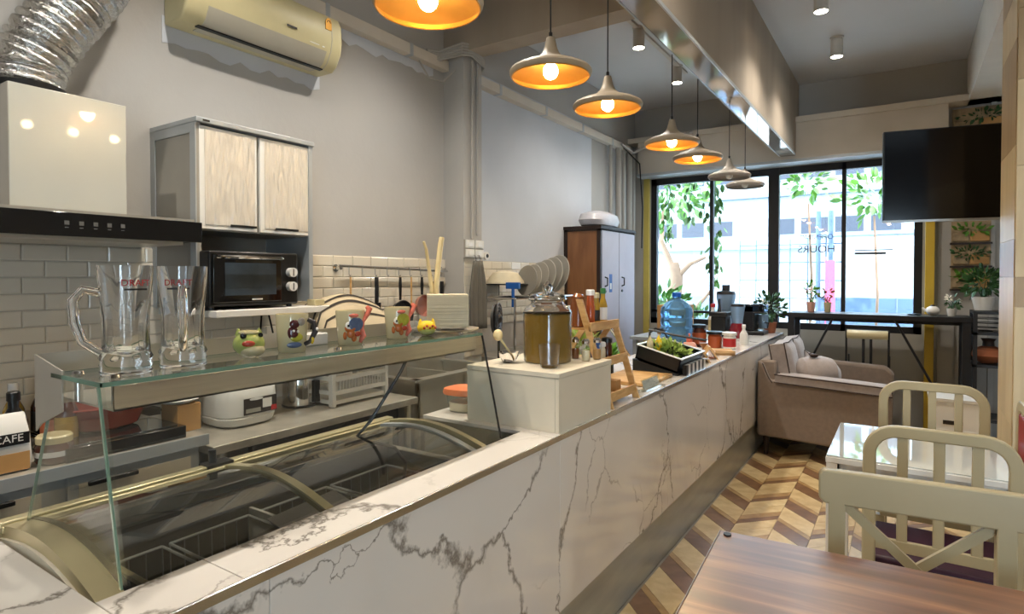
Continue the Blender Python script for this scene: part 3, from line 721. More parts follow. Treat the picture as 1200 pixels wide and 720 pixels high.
for a, b in ((.012, .278), (.295, .565)):
    d = part('door', MB().bx(.355, .372, a, b, .345, .78), 'white', uc, bevel=.002)
    part('door_panel', MB().bx(.372, .375, a+.022, b-.012, .365, .765), 'ripple', d)
    hc = a+.19 if a < .1 else a+.13
    part('handle', MB().bx(.384, .394, hc-.06, hc+.06, .36, .37).bx(.372, .39, hc-.055, hc-.045, .36, .37).bx(.372, .39, hc+.045, hc+.055, .36, .37), 'black', d)
part('top_badge', B(.386, .387, .02, .05, .796, .804), 'darkprint', uc)
ov = thing('toaster_oven', 'black countertop oven with glass door and two white-dotted knobs', 'oven', (-2.40, 1.625, 1.362))
part('body', B(-.33, -.01, -.245, .19, .012, .25), 'black', ov, bevel=.008)
dr_ = part('door', B(-.01, .006, -.235, .09, .03, .235), 'blackgloss', ov, bevel=.003)
part('door_window', B(.006, .008, -.185, .06, .06, .20), mat('oven window glass', '39434c', .08, vary=.3, scale=8), dr_)
part('handle', MB().tube([(.0, -.22, .222), (.03, -.215, .222), (.035, -.20, .222), (.035, .06, .222), (.03, .075, .222), (.0, .08, .222)], .008, 8), 'chrome', dr_)
part('badge', B(.0065, .0075, -.06, -.01, .038, .044), 'pale_plastic', dr_)
for zz in (.16, .095):
    k_ = part('knob', MB().tube([(-.01, .145, zz), (.018, .145, zz)], .022, 20), 'whitegloss', ov)
    part('pointer', B(.018, .02, .143, .147, zz-.016, zz+.016), 'darkprint', k_)
for x in (-.3, -.04):
    for y in (-.22, .16): part('foot', MB().cyl((x, y, 0), (x, y, .014), .012, n=10), 'black', ov)
single('plug_adapter', MB().bx(-.03, .03, -.03, .03, 0, .03), 'ceramic', 'small cream plug adapter at the right end of the oven shelf', 'adapter', (-2.42, 1.925, 1.362), bevel=.004)
single('oven_cord', MB().tube([(0, 0, .45), (.01, -.02, .3), (.01, -.06, .12), (.03, -.07, .0)], .005, 6).tube([(0, .03, .45), (.01, .06, .3), (.01, .12, .15), (.03, .14, .1)], .005, 6), 'black', 'two black cords dropping behind the oven shelf', 'cord', (XW+.03, 1.9, .89))

# range hood
hd = thing('range_hood', 'range hood with pearl white chimney and black glass control band', 'hood', (XW, .935, 1.64))
part('chimney', B(.0, .35, -.185, .175, .09, .515), 'hoodpanel', hd, bevel=.002)
part('chimney_side', B(.0, .348, -.187, -.185, .09, .514), 'fridgegrey', hd)
part('canopy', B(.0, .47, -.37, .37, .012, .09), 'fridgegrey', hd)
part('glass_band', B(.47, .50, -.46, .385, -.002, .078), 'blackgloss', hd, bevel=.002)
part('glass_band_side', B(.0, .47, .37, .384, .0, .078), 'blackgloss', hd)
part('grease_filter', B(.05, .44, -.34, .34, -.012, .012), 'steel_plain', hd)
for k in range(5):
    y = .0-.085+.043*k
    part('touch_icon', MB().bx(.5005, .5012, y, y+.014, .036, .05).bx(.5005, .5012, y+.001, y+.012, .026, .029), mat('grey icon print', '5e5e5c', .5) if k == 0 else bpy.data.materials['grey icon print'], hd)
dz = thing('foil_duct', 'crinkled silver foil exhaust duct rising from the hood chimney', 'duct', (-2.63, .84, 2.155))
spine = [(0, 0, 0), (.0, .01, .1), (.015, .05, .2), (.03, .11, .3), (.04, .17, .4), (.03, .24, .52), (.0, .3, .65), (-.02, .33, .8), (-.02, .34, 1.1), (-.02, .34, 1.42)]
sp = []
for i in range(len(spine)-1):
    a, b = Vector(spine[i]), Vector(spine[i+1])
    for k in range(14): sp.append(a.lerp(b, k/14))
sp.append(Vector(spine[-1]))
part('foil_tube', MB().tube(sp, [.105 + (.009 if i % 4 < 2 else -.004) + random.uniform(-.003, .003) for i in range(len(sp))], 28, cap=False), 'foil', dz, ang=80)
part('collar', MB().lathe([(.115, -.0), (.12, .0), (.12, .022), (.112, .022)], 32), 'black', dz)

# air conditioner
ac = thing('air_conditioner', 'yellowed wall air conditioner above the kitchen with gold label', 'air conditioner', (XW, 1.43, 2.655))
prof = [(0, .0), (.13, .0), (.165, .025), (.20, .085), (.212, .15), (.205, .24), (.18, .285), (.0, .295)]
part('body', MB().prism(prof, 'y', 0, .86), 'ac', ac, bevel=.01, seg=3)
part('flap', MB().prism([(.06, -.004), (.135, -.002), (.17, .022), (.20, .078), (.196, .08), (.16, .03), (.13, .006), (.06, .004)], 'y', .10, .76), 'ac2', ac)
part('outlet_slot', MB().prism([(.115, -.006), (.14, -.005), (.142, .0), (.115, .0)], 'y', .08, .78), 'black', ac)
part('side_cap', MB().prism([(a*1.005, b) for a, b in prof], 'y', .785, .79), 'ac2', ac)
part('badge', B(.2125, .2145, .50, .56, .125, .135), 'darkprint', ac)
part('rating_label', MB().prism([(.745, .195), (.785, .195), (.785, .235), (.778, .252), (.765, .26), (.752, .252), (.745, .235)], 'x', .2075, .2115), 'gold', ac)
part('rating_arch', MB().tube([(.212, .765+.011*math.cos(a), .232+.013*math.sin(a)) for a in [PI*i/8 for i in range(9)]], .002, 5), 'darkprint', ac)
part('status_light', MB().bx(.2122, .2135, .64, .70, .09, .094).bx(.2122, .2135, .72, .735, .088, .094), 'whitegloss', ac)

# rice cooker, canister, dish drainer
rc = thing('rice_cooker', 'white rice cooker with printed label on the steel prep table', 'rice cooker', (-2.5, 1.56, .85))
def sq(r, n=32, e=3.4):
    out = []
    for i in range(n):
        a = 2*PI*i/n; c_, s_ = math.cos(a), math.sin(a)
        k = (abs(c_)**e + abs(s_)**e)**(-1/e); out.append((c_*k*r, s_*k*r))
    return out
def loft(levels, n=32, e=3.4, sx=1, sy=1):
    mb = MB()
    for r, z in levels: mb.v += [(x*sx, y*sy, z) for x, y in sq(r, n, e)]
    for i in range(len(levels)-1):
        for j in range(n): mb.f.append((i*n+j, i*n+(j+1) % n, (i+1)*n+(j+1) % n, (i+1)*n+j))
    mb.f.append(tuple(reversed(range(n)))); mb.f.append(tuple(range((len(levels)-1)*n, len(levels)*n)))
    return mb
part('body', loft([(.11, 0), (.125, .01), (.135, .04), (.13, .045), (.135, .05), (.14, .12), (.135, .17), (.125, .185)]), 'pale_plastic', rc)
part('lid', loft([(.128, .187), (.128, .2), (.11, .225), (.06, .24), (.0, .243)]), 'pale_plastic', rc)
part('label_panel', B(.1385, .1395, -.06, .10, .055, .125), 'darkprint', rc)
part('label_print', B(.1395, .1400, .03, .075, .075, .115), 'pale_plastic', rc); part('label_print', B(.1395, .1402, .072, .10, .058, .08), 'redprint', rc); part('label_print', B(.1395, .1400, -.05, .02, .062, .08), 'kick', rc)
cn = thing('steel_canister', 'ribbed steel and black canister right of the rice cooker', 'canister', (-2.56, 1.93, .85))
part('body', MB().lathe([(.075, 0), (.08, .005), (.08, .15), (.078, .16)], 28), 'chrome', cn); part('base_ring', MB().lathe([(.082, .0), (.084, .006), (.082, .012)], 28), 'black', cn)
part('panel', B(.06, .086, .03, .06, .02, .13), 'black', cn); part('lid', MB().lathe([(.082, .16), (.08, .18), (.03, .19), (.0, .2)], 28), 'black', cn)
dd = thing('dish_drainer', 'white plastic two tier dish drainer under the striped towel', 'dish rack', (-2.44, 2.15, .85))
for x, y in ((-.17, -.16), (-.17, .2), (.06, -.16), (.06, .2)):
    part('post', B(x-.016, x+.016, y-.012, y+.012, 0, .46), 'pale_plastic', dd, bevel=.004)
for zz in (.06, .13, .27, .42):
    part('tier_rim', MB().bx(-.185, .07, -.165, -.155, zz, zz+.02).bx(-.185, .07, .195, .205, zz, zz+.02).bx(.06, .075, -.16, .2, zz, zz+.02).bx(-.185, -.17, -.16, .2, zz, zz+.02), 'pale_plastic', dd)
bk = MB()
for i in range(18):
    y = -.15+.02*i; bk.bx(.052, .056, y, y+.006, .075, .135); bk.bx(-.16, .055, y, y+.005, .070, .075)
part('basket_slats', bk, 'pale_plastic', dd, kind='stuff', smooth=False)
part('drip_tray', B(-.18, .065, -.155, .195, .01, .03), 'pale_plastic', dd)
part('lower_panel', B(.06, .07, -.1, .14, .29, .37), 'darkprint', dd)
# striped towel draped over the drainer
tw = thing('striped_towel', 'beige towel with black stripes draped over the dish drainer', 'towel', (-2.44, 2.13, 1.312))
def tz(u, v):   # u along y (0..1), v across x (0..1)
    x = -.2 + .36*v; y = -.26 + .52*u
    z = .085*math.sin(PI*min(1, u*1.1))**.6*(.55+.45*math.sin(PI*v)) - max(0, v-.66)**1.2*.42 - max(0, .08-u)*1.1 + .006*math.sin(9*u+6*v) + .012
    return (x, y, z)
part('cloth', MB().grid([[tz(i/24, j/18) for j in range(19)] for i in range(25)]), 'towel', tw, ang=80)
for v0, v1 in ((.06, .085), (.42, .445), (.66, .69), (.74, .77), (.86, .885)):
    rows = [[tuple(Vector(tz(i/24, v0 + (v1-v0)*j/2)) + Vector((.0012, 0, .0022))) for j in range(3)] for i in range(25)]
    part('stripe', MB().grid(rows), 'towel_stripe', tw, ang=80)

# utensil rail
ur = thing('utensil_rail', 'chrome utensil rail mounted on the white tiles', 'rail', (XW+.012, 2.4, 1.555))
part('bar', MB().tube([(.05, -.02, .012), (.05, .98, -.012)], .009, 10), 'chrome', ur)
for y in (0, .96): part('bracket', MB().tube([(0, y, 0), (.05, y, 0)], .012, 10).tube([(.0, y, 0), (.006, y, 0)], .022, 12), 'chrome', ur)
for k in range(9):
    y = .05+.105*k
    part('hook', MB().tube([(.05, y, .012), (.062, y, .0), (.062, y, -.04), (.072, y, -.05), (.08, y, -.04)], .0025, 6), 'chrome', ur)
def hang(name, label, k, fn, cat='utensil'):
    t = thing(name, label, cat, (XW+.088, 2.45+.105*k, 1.50)); fn(t); return t
def spatula(t): part('handle', MB().bx(-.006, .006, -.014, .014, -.16, .0), 'black', t, bevel=.004); part('blade', MB().bx(-.002, .002, -.035, .035, -.28, -.16), 'black', t)
def pan(t, m='black', r=.085, L=.14):
    part('handle', MB().tube([(0, 0, .0), (0, 0, -.05), (.0, 0, -L)], [.008, .011, .008], 8), 'black', t)
    part('pan_body', MB().merge(MB().lathe([(0, 0), (r*.85, 0), (r, .035), (r*.97, .035), (r*.82, .005), (0, .005)], 26, cap=False), (-.01, 0, -L-r), (0, PI/2, 0)), m, t)
def spoon(t): part('handle', MB().tube([(0, 0, 0), (0, 0, -.18)], .006, 8), 'woodl', t); part('head', MB().ball((0, 0, -.21), .03, sc=(.3, 1, 1.3)), 'woodl', t)
hang('wooden_spoon', 'wooden spoon hanging leftmost on the utensil rail', 0, spoon)
hang('black_spatula', 'long black spatula hanging left of the black frying pan', 2, spatula)
hang('frying_pan', 'black frying pan hanging behind the second fish mug', 4, lambda t: pan(t, 'blackmetal', .10, .15), 'pan')
hang('wooden_turner', 'thin wooden turner hanging between the two pans', 5, spoon)
hang('copper_pan', 'small pink copper pan hanging right of the frying pan', 6, lambda t: pan(t, mat('pink copper', 'c98f7e', .3, metal=.6), .075, .12), 'pan')
for k, lab in ((7, 'black handled knife hanging right of the copper pan'), (8, 'black handled knife hanging last on the rail')):
    hang('kitchen_knife', lab, k, lambda t: (part('handle', MB().bx(-.008, .008, -.014, .014, -.15, -.03), 'black', t, bevel=.004), part('blade', MB().bx(-.001, .001, -.016, .016, -.26, -.15), 'steel_plain', t)))

# stuff on base cabinet
cb = thing('coffee_bag', 'white and tan foil coffee bag at the left edge on the worktop', 'bag', (-2.30, .635, .906))
bgm = MB()
for (w, d, z) in ((.085, .045, 0), (.088, .05, .04), (.086, .042, .11), (.083, .026, .15), (.084, .006, .175)):
    bgm.v += [(-d, -w, z), (d, -w, z), (d, w, z), (-d, w, z)]
for i in range(4):
    for j in range(4): bgm.f.append((i*4+j, i*4+(j+1) % 4, (i+1)*4+(j+1) % 4, (i+1)*4+j))
bgm.f += [(3, 2, 1, 0), (16, 17, 18, 19)]
part('foil_pack', bgm, 'pale_plastic', cb, bevel=.006)
part('lower_print', B(.0495, .0515, -.084, .08, .005, .06), 'cardboard', cb); part('name_band', B(.0485, .0525, -.084, .08, .085, .12), 'black', cb)
text('lettering', 'ESCAFE', .032, 'whitegloss', cb, (.0530, .012, .104), (PI/2, 0, PI/2))
jr = thing('coffee_jar', 'dark glass coffee jar with cream lid beside the foil coffee bag', 'jar', (-2.28, .79, .906))
part('jar_body', MB().lathe([(.045, 0), (.052, .01), (.052, .055), (.045, .065)], 24), 'brownjar', jr); part('lid', MB().lathe([(.05, .066), (.05, .085), (.045, .09)], 24), 'ceramic', jr)
part('print', MB().lathe([(.0525, .025), (.0525, .042)], 24, cap=False), 'pale_plastic', jr)
def bottle(name, label, loc, r, h, m, cap, capm, cat='bottle', lab=None, neck=.35, nr=.4, grp=None, prof=None):
    t = thing(name, label, cat, loc, group=grp)
    part('bottle_body', MB().lathe(prof or [(r*.9, 0), (r, h*.03), (r, h*(1-neck)*.9), (r*.85, h*(1-neck)), (r*nr, h*(1-neck*.55)), (r*nr, h*.97)], 20), m, t)
    if cap: part('cap', MB().lathe([(r*nr*1.25, h*.93), (r*nr*1.25, h*1.0+.012), (r*nr*1.0, h+.016)], 16), capm, t)
    if lab: part('paper_label', MB().lathe([(r*1.015, h*.15), (r*1.015, h*(1-neck)*.8)], 20, cap=False), lab, t)
    return t
bottle('sauce_bottle', 'chilli sauce bottle with red cap and cream label by the glass end', (-2.38, .86, .906), .034, .235, 'brownjar', 1, 'sauce2', lab='oil')
bottle('oil_bottle', 'orange labelled bottle with white cap left of the chilli sauce', (-2.50, .86, .906), .034, .225, 'sauce2', 1, 'whitegloss', lab='orange')
bottle('spice_bottle', 'clear bottle with white top beside the wall tiles', (-2.66, .80, .906), .032, .20, 'oil', 1, 'whitegloss')
bottle('vinegar_bottle', 'dark bottle with white top behind the coffee bag', (-2.62, .87, .906), .032, .215, 'brownjar', 1, 'whitegloss', lab='black')
bottle('soy_bottle', 'black soy bottle behind the coffee jar', (-2.46, .74, .906), .038, .20, 'black', 1, 'black')
bxk = single('black_hotplate', MB().bx(-.19, .18, -.16, .22, 0, .045).bx(-.17, .16, -.14, .20, .045, .05), 'blackgloss', 'black electric hotplate under the red casserole', 'hotplate', (-2.40, .96, .906), bevel=.006)
cs = thing('red_casserole', 'brick red oval casserole on the black hotplate', 'casserole', (-2.42, .985, .957))
part('pot_body', MB().lathe([(.08, 0), (.1, .01), (.125, .075), (.13, .085), (.12, .085), (.095, .015), (.0, .012)], 28, sx=.85, sy=1.15, cap=False), 'pan_red', cs)
part('rim', MB().tube([(.11*math.cos(a), .15*math.sin(a), .085) for a in [2*PI*i/28 for i in range(28)]], .005, 6, closed=True), 'pan_red', cs)
for s_ in (-1, 1): part('handle', MB().bx(-.03, .03, s_*.15, s_*.185, .062, .078), 'pan_red', cs, bevel=.006)
single('black_grinder', MB().lathe([(.03, 0), (.035, .04), (.022, .07), (.03, .11), (.012, .14)], 18), 'black', 'small black pepper grinder near the red casserole', 'grinder', (-2.66, 1.16, .906))
single('carton_box', MB().bx(-.06, .06, -.045, .045, 0, .105), 'cardboard', 'small brown cardboard carton beside the black hotplate', 'box', (-2.36, 1.235, .906), bevel=.002)
single('foam_tray', MB().lathe([(.05, 0), (.075, .012), (.078, .015), (.05, .005), (0, .004)], 20, cap=False), 'whitegloss', 'white foam tray lying on the brown carton', 'tray', (-2.36, 1.22, 1.013))
single('power_strip', MB().bx(-.03, .03, -.1, .1, 0, .03).tube([(0, .1, .015), (.03, .16, .01), (-.04, .2, .008)], .005, 6), 'dark', 'dark power strip with cord by the wall near the rice cooker', 'power strip', (-2.72, 1.22, .906))

# ================================================================ ON THE GLASS SHELF (z = shelf top)
ZS = ZT+.3765
def beer_mug(label, loc, rz, bodytext, a0):
    t = thing('beer_mug', label, 'mug', loc, rz, 'glass beer mugs on the glass shelf')
    R_ = .046
    n = 40; levels = [(R_*1.0, 0), (R_*1.07, .006), (R_*.99, .013), (R_*1.08, .020), (R_*1.0, .027), (R_*1.09, .035), (R_*.98, .046), (R_*.93, .08), (R_*.95, .12), (R_*1.02, .16), (R_*1.1, .2), (R_*1.13, .228)]
    mb = MB()
    for r, z in levels:
        fl_ = .075 if .04 < z < .13 else .0
        mb.v += [((r*(1-fl_*abs(math.sin(4*a))))*math.cos(a), (r*(1-fl_*abs(math.sin(4*a))))*math.sin(a), z) for a in [2*PI*i/n for i in range(n)]]
    inner = [(R_*1.09, .228), (R_*1.03, .2), (R_*.93, .16), (R_*.84, .12), (R_*.8, .08), (R_*.75, .045), (R_*.3, .036), (.0005, .035)]
    for r, z in inner: mb.v += [(r*math.cos(a), r*math.sin(a), z) for a in [2*PI*i/n for i in range(n)]]
    L_ = len(levels)+len(inner)
    for i in range(L_-1):
        for j in range(n): mb.f.append((i*n+j, i*n+(j+1) % n, (i+1)*n+(j+1) % n, (i+1)*n+j))
    mb.f.append(tuple(reversed(range(n))))
    part('glass_body', mb, 'mugglass', t, ang=60)
    part('handle', MB().tube([(0, -R_*.96, .17), (0, -R_-.028, .178), (0, -R_-.045, .155), (0, -R_-.042, .11), (0, -R_-.03, .07), (0, -R_*.95, .045)], [.009, .009, .010, .010, .009, .009], 12), 'mugglass', t)
    # printed band on the front
    pr = MB()
    pts = [a0-.45+.9*i/10 for i in range(11)]
    pr.grid([[(R_*1.106*math.cos(a), R_*1.106*math.sin(a), z) for a in pts] for z in (.176, .180)])
    part('print_line', pr, 'darkprint', t)
    tm_ = text_mesh(bodytext, .019)
    for v in tm_.vertices:
        a = a0 + v.co.x/R_/1.12; r = R_*1.115 + v.co.z
        v.co = (r*math.cos(a), r*math.sin(a), .191+v.co.y)
    tm_.materials.clear(); tm_.materials.append(M['redprint']); part('lettering', tm_, None, t)
    return t
beer_mug('empty glass beer mug nearest the camera end, handle at left', (-1.380, .608, ZS), -.43, 'DRAFT', .42)
beer_mug('empty glass beer mug second in row, beside the green frog', (-1.380, .728, ZS), 1.08, 'DRAFT', -1.75)
# green frog-like ceramic pot
fg = thing('green_ceramic_pot', 'round green ceramic animal pot with red mouth', 'ornament', (-1.40, .905, ZS), -.6)
part('body', MB().ball((0, 0, .033), .037, 24, 14, (1, 1.05, .88)), 'greenp', fg)
part('rim', MB().tube([(.022*math.cos(a), .022*math.sin(a), .063) for a in [2*PI*i/20 for i in range(20)]], .004, 6, closed=True), 'ceramic', fg)
part('belly', MB().ball((.010, 0.008, .018), .031, 20, 12, (1, 1, .6)), 'ceramic', fg)
for s_, nm in ((-1, 'ear'), (1, 'ear')):
    part(nm, MB().lathe([(.009, .055), (.006, .066), (.0005, .074)], 10, (.0, s_*.024, 0)), 'greenp', fg)
part('eye', MB().ball((.028, -.012, .056), .008), 'eye', fg); part('eye', MB().ball((.016, .028, .056), .006), 'eye', fg)
part('mouth', MB().ball((.033, .0, .036), .012, sc=(.5, 1.3, .7)), 'rglaze', fg)
def cup(name, label, loc, rz, deco):
    t = thing(name, label, 'mug', loc, rz, 'decorated ceramic mugs on the glass shelf')
    part('cup_body', MB().lathe([(.034, 0), (.036, .003), (.043, .1), (.0415, .104), (.0395, .1), (.0335, .008), (.0005, .006)], 32, cap=False).lathe([(.034, 0), (.0005, 0)], 32, cap=False), 'ceramic', t)
    deco(t); return t
def on(t, nm, a, z, sa, sz, m, dp=None):   # relief ellipsoid lying on the cup wall
    r = .0355 + .0075*z/.1
    b = MB().ball((0, 0, 0), 1, 14, 8, (dp or {'ogreen': .004, 'bglaze': .004, 'whiteeye': .0065, 'eye': .0078}.get(m, .0048), sa, sz)); mm = MB().merge(b, (r, 0, z), None)
    part(nm, MB().merge(mm, (0, 0, 0), (0, 0, a)), m, t)
def fish(body, t):
    part('tail', MB().tube([(.026, .024, .010), (.030, .034, .028), (.027, .030, .05), (.022, .034, .072), (.018, .048, .092), (.013, .055, .106), (.008, .048, .114)], [.006, .009, .006, .006, .007, .009, .006], 10), 'pglaze', t)
    on(t, 'fish_body', .28, .064, .023, .021, body); on(t, 'fish_fin', .1, .090, .015, .006, 'pglaze')
    on(t, 'fish_mouth', -.1, .036, .012, .013, 'oglaze'); on(t, 'fish_head', -.15, .052, .016, .012, 'oglaze')
    on(t, 'fish_eye', -.22, .060, .0115, .0125, 'whiteeye'); on(t, 'fish_pupil', -.25, .060, .0055, .006, 'eye')
    on(t, 'fish_fin', .45, .035, .010, .008, 'rglaze'); on(t, 'fish_fin', -.55, .03, .006, .012, 'oglaze'); on(t, 'fish_fin', .15, .022, .008, .010, 'oglaze')
def owl(t):
    on(t, 'painted_crest', .1, .078, .013, .012, 'brglaze'); on(t, 'painted_body', .0, .055, .014, .018, 'brglaze'); on(t, 'painted_body', .25, .042, .017, .012, 'ogreen')
    on(t, 'painted_foot', .1, .022, .020, .008, 'bglaze'); on(t, 'painted_eye', .05, .06, .0045, .0045, 'whiteeye'); on(t, 'painted_eye', .3, .058, .0045, .0045, 'whiteeye')
    on(t, 'painted_flower', .55, .084, .012, .011, 'shade_pale')
    part('handle', MB().tube([(.022, .032, .022), (.030, .045, .03), (.028, .058, .055), (.022, .055, .080), (.018, .04, .088)], [.006, .006, .008, .008, .006], 10), 'darkprint', t)
    part('handle_accent', MB().ball((.031, .050, .035), .008, sc=(.7, .7, 1.6)), 'yglaze', t); part('handle_accent', MB().ball((.030, .062, .062), .005), 'whiteeye', t)
FD = -.58
cup('patterned_mug', 'cream mug with dark maroon painted animal, right of the green pot', (-1.395, 1.03, ZS), FD, owl)
cup('fish_mug', 'cream mug with grey-blue fish and curled red tail handle', (-1.395, 1.235, ZS), FD, lambda t: fish('bglaze', t))
cup('fish_mug', 'cream mug with yellow-green fish, beside the yellow cat', (-1.415, 1.455, ZS), FD, lambda t: fish('ogreen', t))
ca = thing('yellow_cat_pot', 'small yellow ceramic cat pot beside the napkin stack', 'ornament', (-1.40, 1.585, ZS), -.6)
part('body', MB().ball((0, 0, .026), .032, 22, 12, (1, 1.05, .82)), 'yglaze', ca)
for s_ in (-.022, .022): part('ear', MB().lathe([(.009, .040), (.005, .052), (.0005, .060)], 10, (.0, s_, 0)), 'yglaze', ca)
for k in range(5): part('flower_dot', MB().ball((.030, -.016+.010*k, .028+.006*(k % 2)), .0045), 'rglaze', ca)
part('belly', MB().ball((.006, 0, .016), .029, sc=(1, 1, .55)), 'greenp', ca)
nk = thing('napkin_stack', 'tall stack of folded cream paper napkins on the glass shelf end', 'napkins', (-1.455, 1.765, ZS+.014), -.84)
nh = .125
nmb = MB()
for k in range(42):
    o = random.uniform(-.002, .002); nmb.bx(-.06+o, .06+o, -.076, .076, nh*k/42, nh*(k+.86)/42)
part('napkin_layers', nmb, 'paper', nk, kind='stuff', smooth=False)
single('steel_tray', MB().lathe([(.105, 0), (.125, .008), (.128, .012), (.12, .010), (.1, .004), (0, .003)], 30, cap=False).lathe([(.105, 0), (.0005, 0)], 30, cap=False), 'steel', 'round steel plate under the paper napkin stack', 'plate', (-1.45, 1.745, ZS))
wt = thing('wooden_tongs', 'pale wooden tongs standing up behind the napkin stack', 'tongs', (-1.56, 1.80, ZS+.012))
part('arm', MB().tube([(0, 0, 0), (.0, -.004, .15), (-.004, -.03, .30), (-.004, -.045, .33)], [.010, .009, .006, .005], 8), 'chop', wt)
part('arm', MB().tube([(.01, .01, 0), (.012, .008, .15), (.012, .035, .31), (.012, .045, .35)], [.012, .011, .011, .011], 8), 'chop', wt)
single('plastic_bin', MB().bx(-.03, .035, -.035, .05, 0, .035), 'whitegloss', 'small white box on the shelf between the patterned and fish mugs', 'box', (-1.50, 1.16, ZS), bevel=.003)

# ================================================================ WHITE BOX AND ITS THINGS
wbx = thing('white_display_box', 'off-white laminate box standing on the marble counter', 'box', (-1.275, 2.165, ZT))
part('top_board', B(-.215, .215, -.235, .235, .205, .223), 'box_white', wbx, bevel=.001)
part('front_board', B(.197, .213, -.233, .233, 0, .204), 'box_white', wbx, bevel=.001)
part('side_board', B(-.213, .196, -.233, -.217, 0, .204), 'box_white', wbx, bevel=.001)
part('side_board', B(-.213, .196, .217, .233, 0, .204), 'box_white', wbx, bevel=.001)
part('rear_board', B(-.213, -.197, -.216, .216, 0, .204), 'box_white', wbx)
ZB = ZT+.2235
jd = thing('tea_jar', 'large glass drink jar full of brown tea', 'jar', (-1.262, 2.195, ZB))
part('glass_jar', MB().lathe([(.098, 0), (.103, .006), (.104, .205)], 40, cap=False).lathe([(.098, 0), (.0005, 0)], 40, cap=False), 'clear', jd)
part('tea', MB().lathe([(.099, .003), (.1005, .01), (.1005, .203), (.096, .212), (.093, .214)], 40), 'tea', jd)
part('glass_shoulder', MB().lathe([(.104, .205), (.102, .216), (.09, .233), (.072, .244), (.070, .252), (.077, .262), (.070, .262), (.064, .252), (.066, .241), (.084, .228), (.096, .214), (.098, .205), (.104, .205)], 40, cap=False), 'mugglass', jd)
part('lid', MB().lathe([(.0, .268), (.060, .268), (.078, .270), (.074, .278), (.055, .286), (.03, .293), (.0, .296)], 32, cap=False), 'mugglass', jd)
part('lid_rim', MB().tube([(.076*math.cos(a), .076*math.sin(a), .264) for a in [2*PI*i/32 for i in range(32)]], .006, 8, closed=True), 'mugglass', jd)
part('knob', MB().tube([(.0, -.02, .292), (.0, -.03, .315), (.0, .0, .332), (.0, .03, .315), (.0, .02, .292)], .009, 10), 'mugglass', jd)
tb = thing('glass_tumbler', 'empty short glass tumbler in front of the tea jar', 'glass', (-1.168, 2.045, ZB))
part('glass_wall', MB().lathe([(.032, 0), (.036, .008), (.043, .092), (.0405, .092), (.034, .012), (.0005, .010)], 28, cap=False).lathe([(.032, 0), (.0005, 0)], 28, cap=False), 'mugglass', tb)
bw = thing('glass_bowl', 'small glass bowl with a handled rim, left of the tea jar', 'bowl', (-1.38, 2.075, ZB))
part('glass_wall', MB().lathe([(.022, 0), (.028, .004), (.042, .03), (.045, .045), (.0425, .045), (.038, .03), (.024, .008), (.0005, .007)], 26, cap=False), 'mugglass', bw)
wsn = thing('wooden_scoop', 'little wooden scoop standing in the glass bowl', 'scoop', (-1.385, 2.085, ZB+.01))
part('handle', MB().tube([(.02, .012, 0), (-.02, -.03, .085)], .0045, 8), 'chop', wsn); part('bowl', MB().ball((-.03, -.038, .105), .022, sc=(1, .75, 1.1)), 'chop', wsn)
for k, (x, y, lab) in enumerate(((-1.13, 2.29, 'glass shaker with chrome top right of the tea jar'), (-1.20, 2.33, 'glass shaker with chrome top second from the tea jar'), (-1.11, 2.36, 'glass shaker with chrome top at the white box edge'))):
    t = thing('glass_shaker', lab, 'shaker', (x, y, ZB), group='glass shakers on the white box')
    part('glass_body', MB().lathe([(.018, 0), (.020, .004), (.019, .065), (.014, .075)], 18), 'clear', t); part('filling', MB().lathe([(.016, .003), (.0165, .045)], 16), ['paper', 'sauce', 'cardboard'][k], t)
    part('chrome_top', MB().lathe([(.017, .073), (.018, .085), (.010, .095), (.0, .097)], 18), 'chrome', t)
single('glass_decanter', MB().lathe([(.03, 0), (.045, .01), (.05, .06), (.03, .11), (.018, .13), (.022, .15), (.019, .15), (.015, .13), (.026, .11), (.046, .06), (.04, .012), (.0005, .01)], 24, cap=False), 'clear', 'clear glass carafe behind the white box', 'carafe', (-1.555, 2.08, ZT))
ob = thing('orange_lid_tub', 'clear plastic tub with bright orange lid left of the white box', 'tub', (-1.60, 2.05, ZT))
part('tub', loft([(.055, 0), (.065, .07), (.068, .075)], 24), 'clear', ob); part('contents', loft([(.05, .004), (.055, .04)], 24), 'paper', ob)
part('lid', loft([(.075, .075), (.078, .085), (.074, .10), (.05, .104)], 24), 'orange', ob)

# ---------------------------------------------------------------- tiered wooden stand
ws2 = thing('wooden_tier_stand', 'three tier pine ladder stand beside the white box', 'stand', (-1.06, 2.575, ZT))
for y in (-.155, .145):
    part('leg', MB().add([(-.03, y, 0), (.0, y, 0), (-.155, y, .48), (-.185, y, .48), (-.03, y+.014, 0), (.0, y+.014, 0), (-.155, y+.014, .48), (-.185, y+.014, .48)], [(0,1,2,3),(7,6,5,4),(0,4,5,1),(1,5,6,2),(2,6,7,3),(3,7,4,0)]) if y < 0 else
         MB().add([(-.03, y, 0), (.0, y, 0), (-.115, y, .36), (-.145, y, .36), (-.03, y+.014, 0), (.0, y+.014, 0), (-.115, y+.014, .36), (-.145, y+.014, .36)], [(0,1,2,3),(7,6,5,4),(0,4,5,1),(1,5,6,2),(2,6,7,3),(3,7,4,0)]), 'woodl', ws2)
    part('rear_leg', MB().add([(-.40, y, 0), (-.37, y, 0), (-.14, y, .34), (-.17, y, .34), (-.40, y+.014, 0), (-.37, y+.014, 0), (-.14, y+.014, .34), (-.17, y+.014, .34)], [(0,1,2,3),(7,6,5,4),(0,4,5,1),(1,5,6,2),(2,6,7,3),(3,7,4,0)]), 'woodl', ws2)
TIER = ((-.03, .03, .26), (-.075, .18, .22), (-.12, .34, .17))
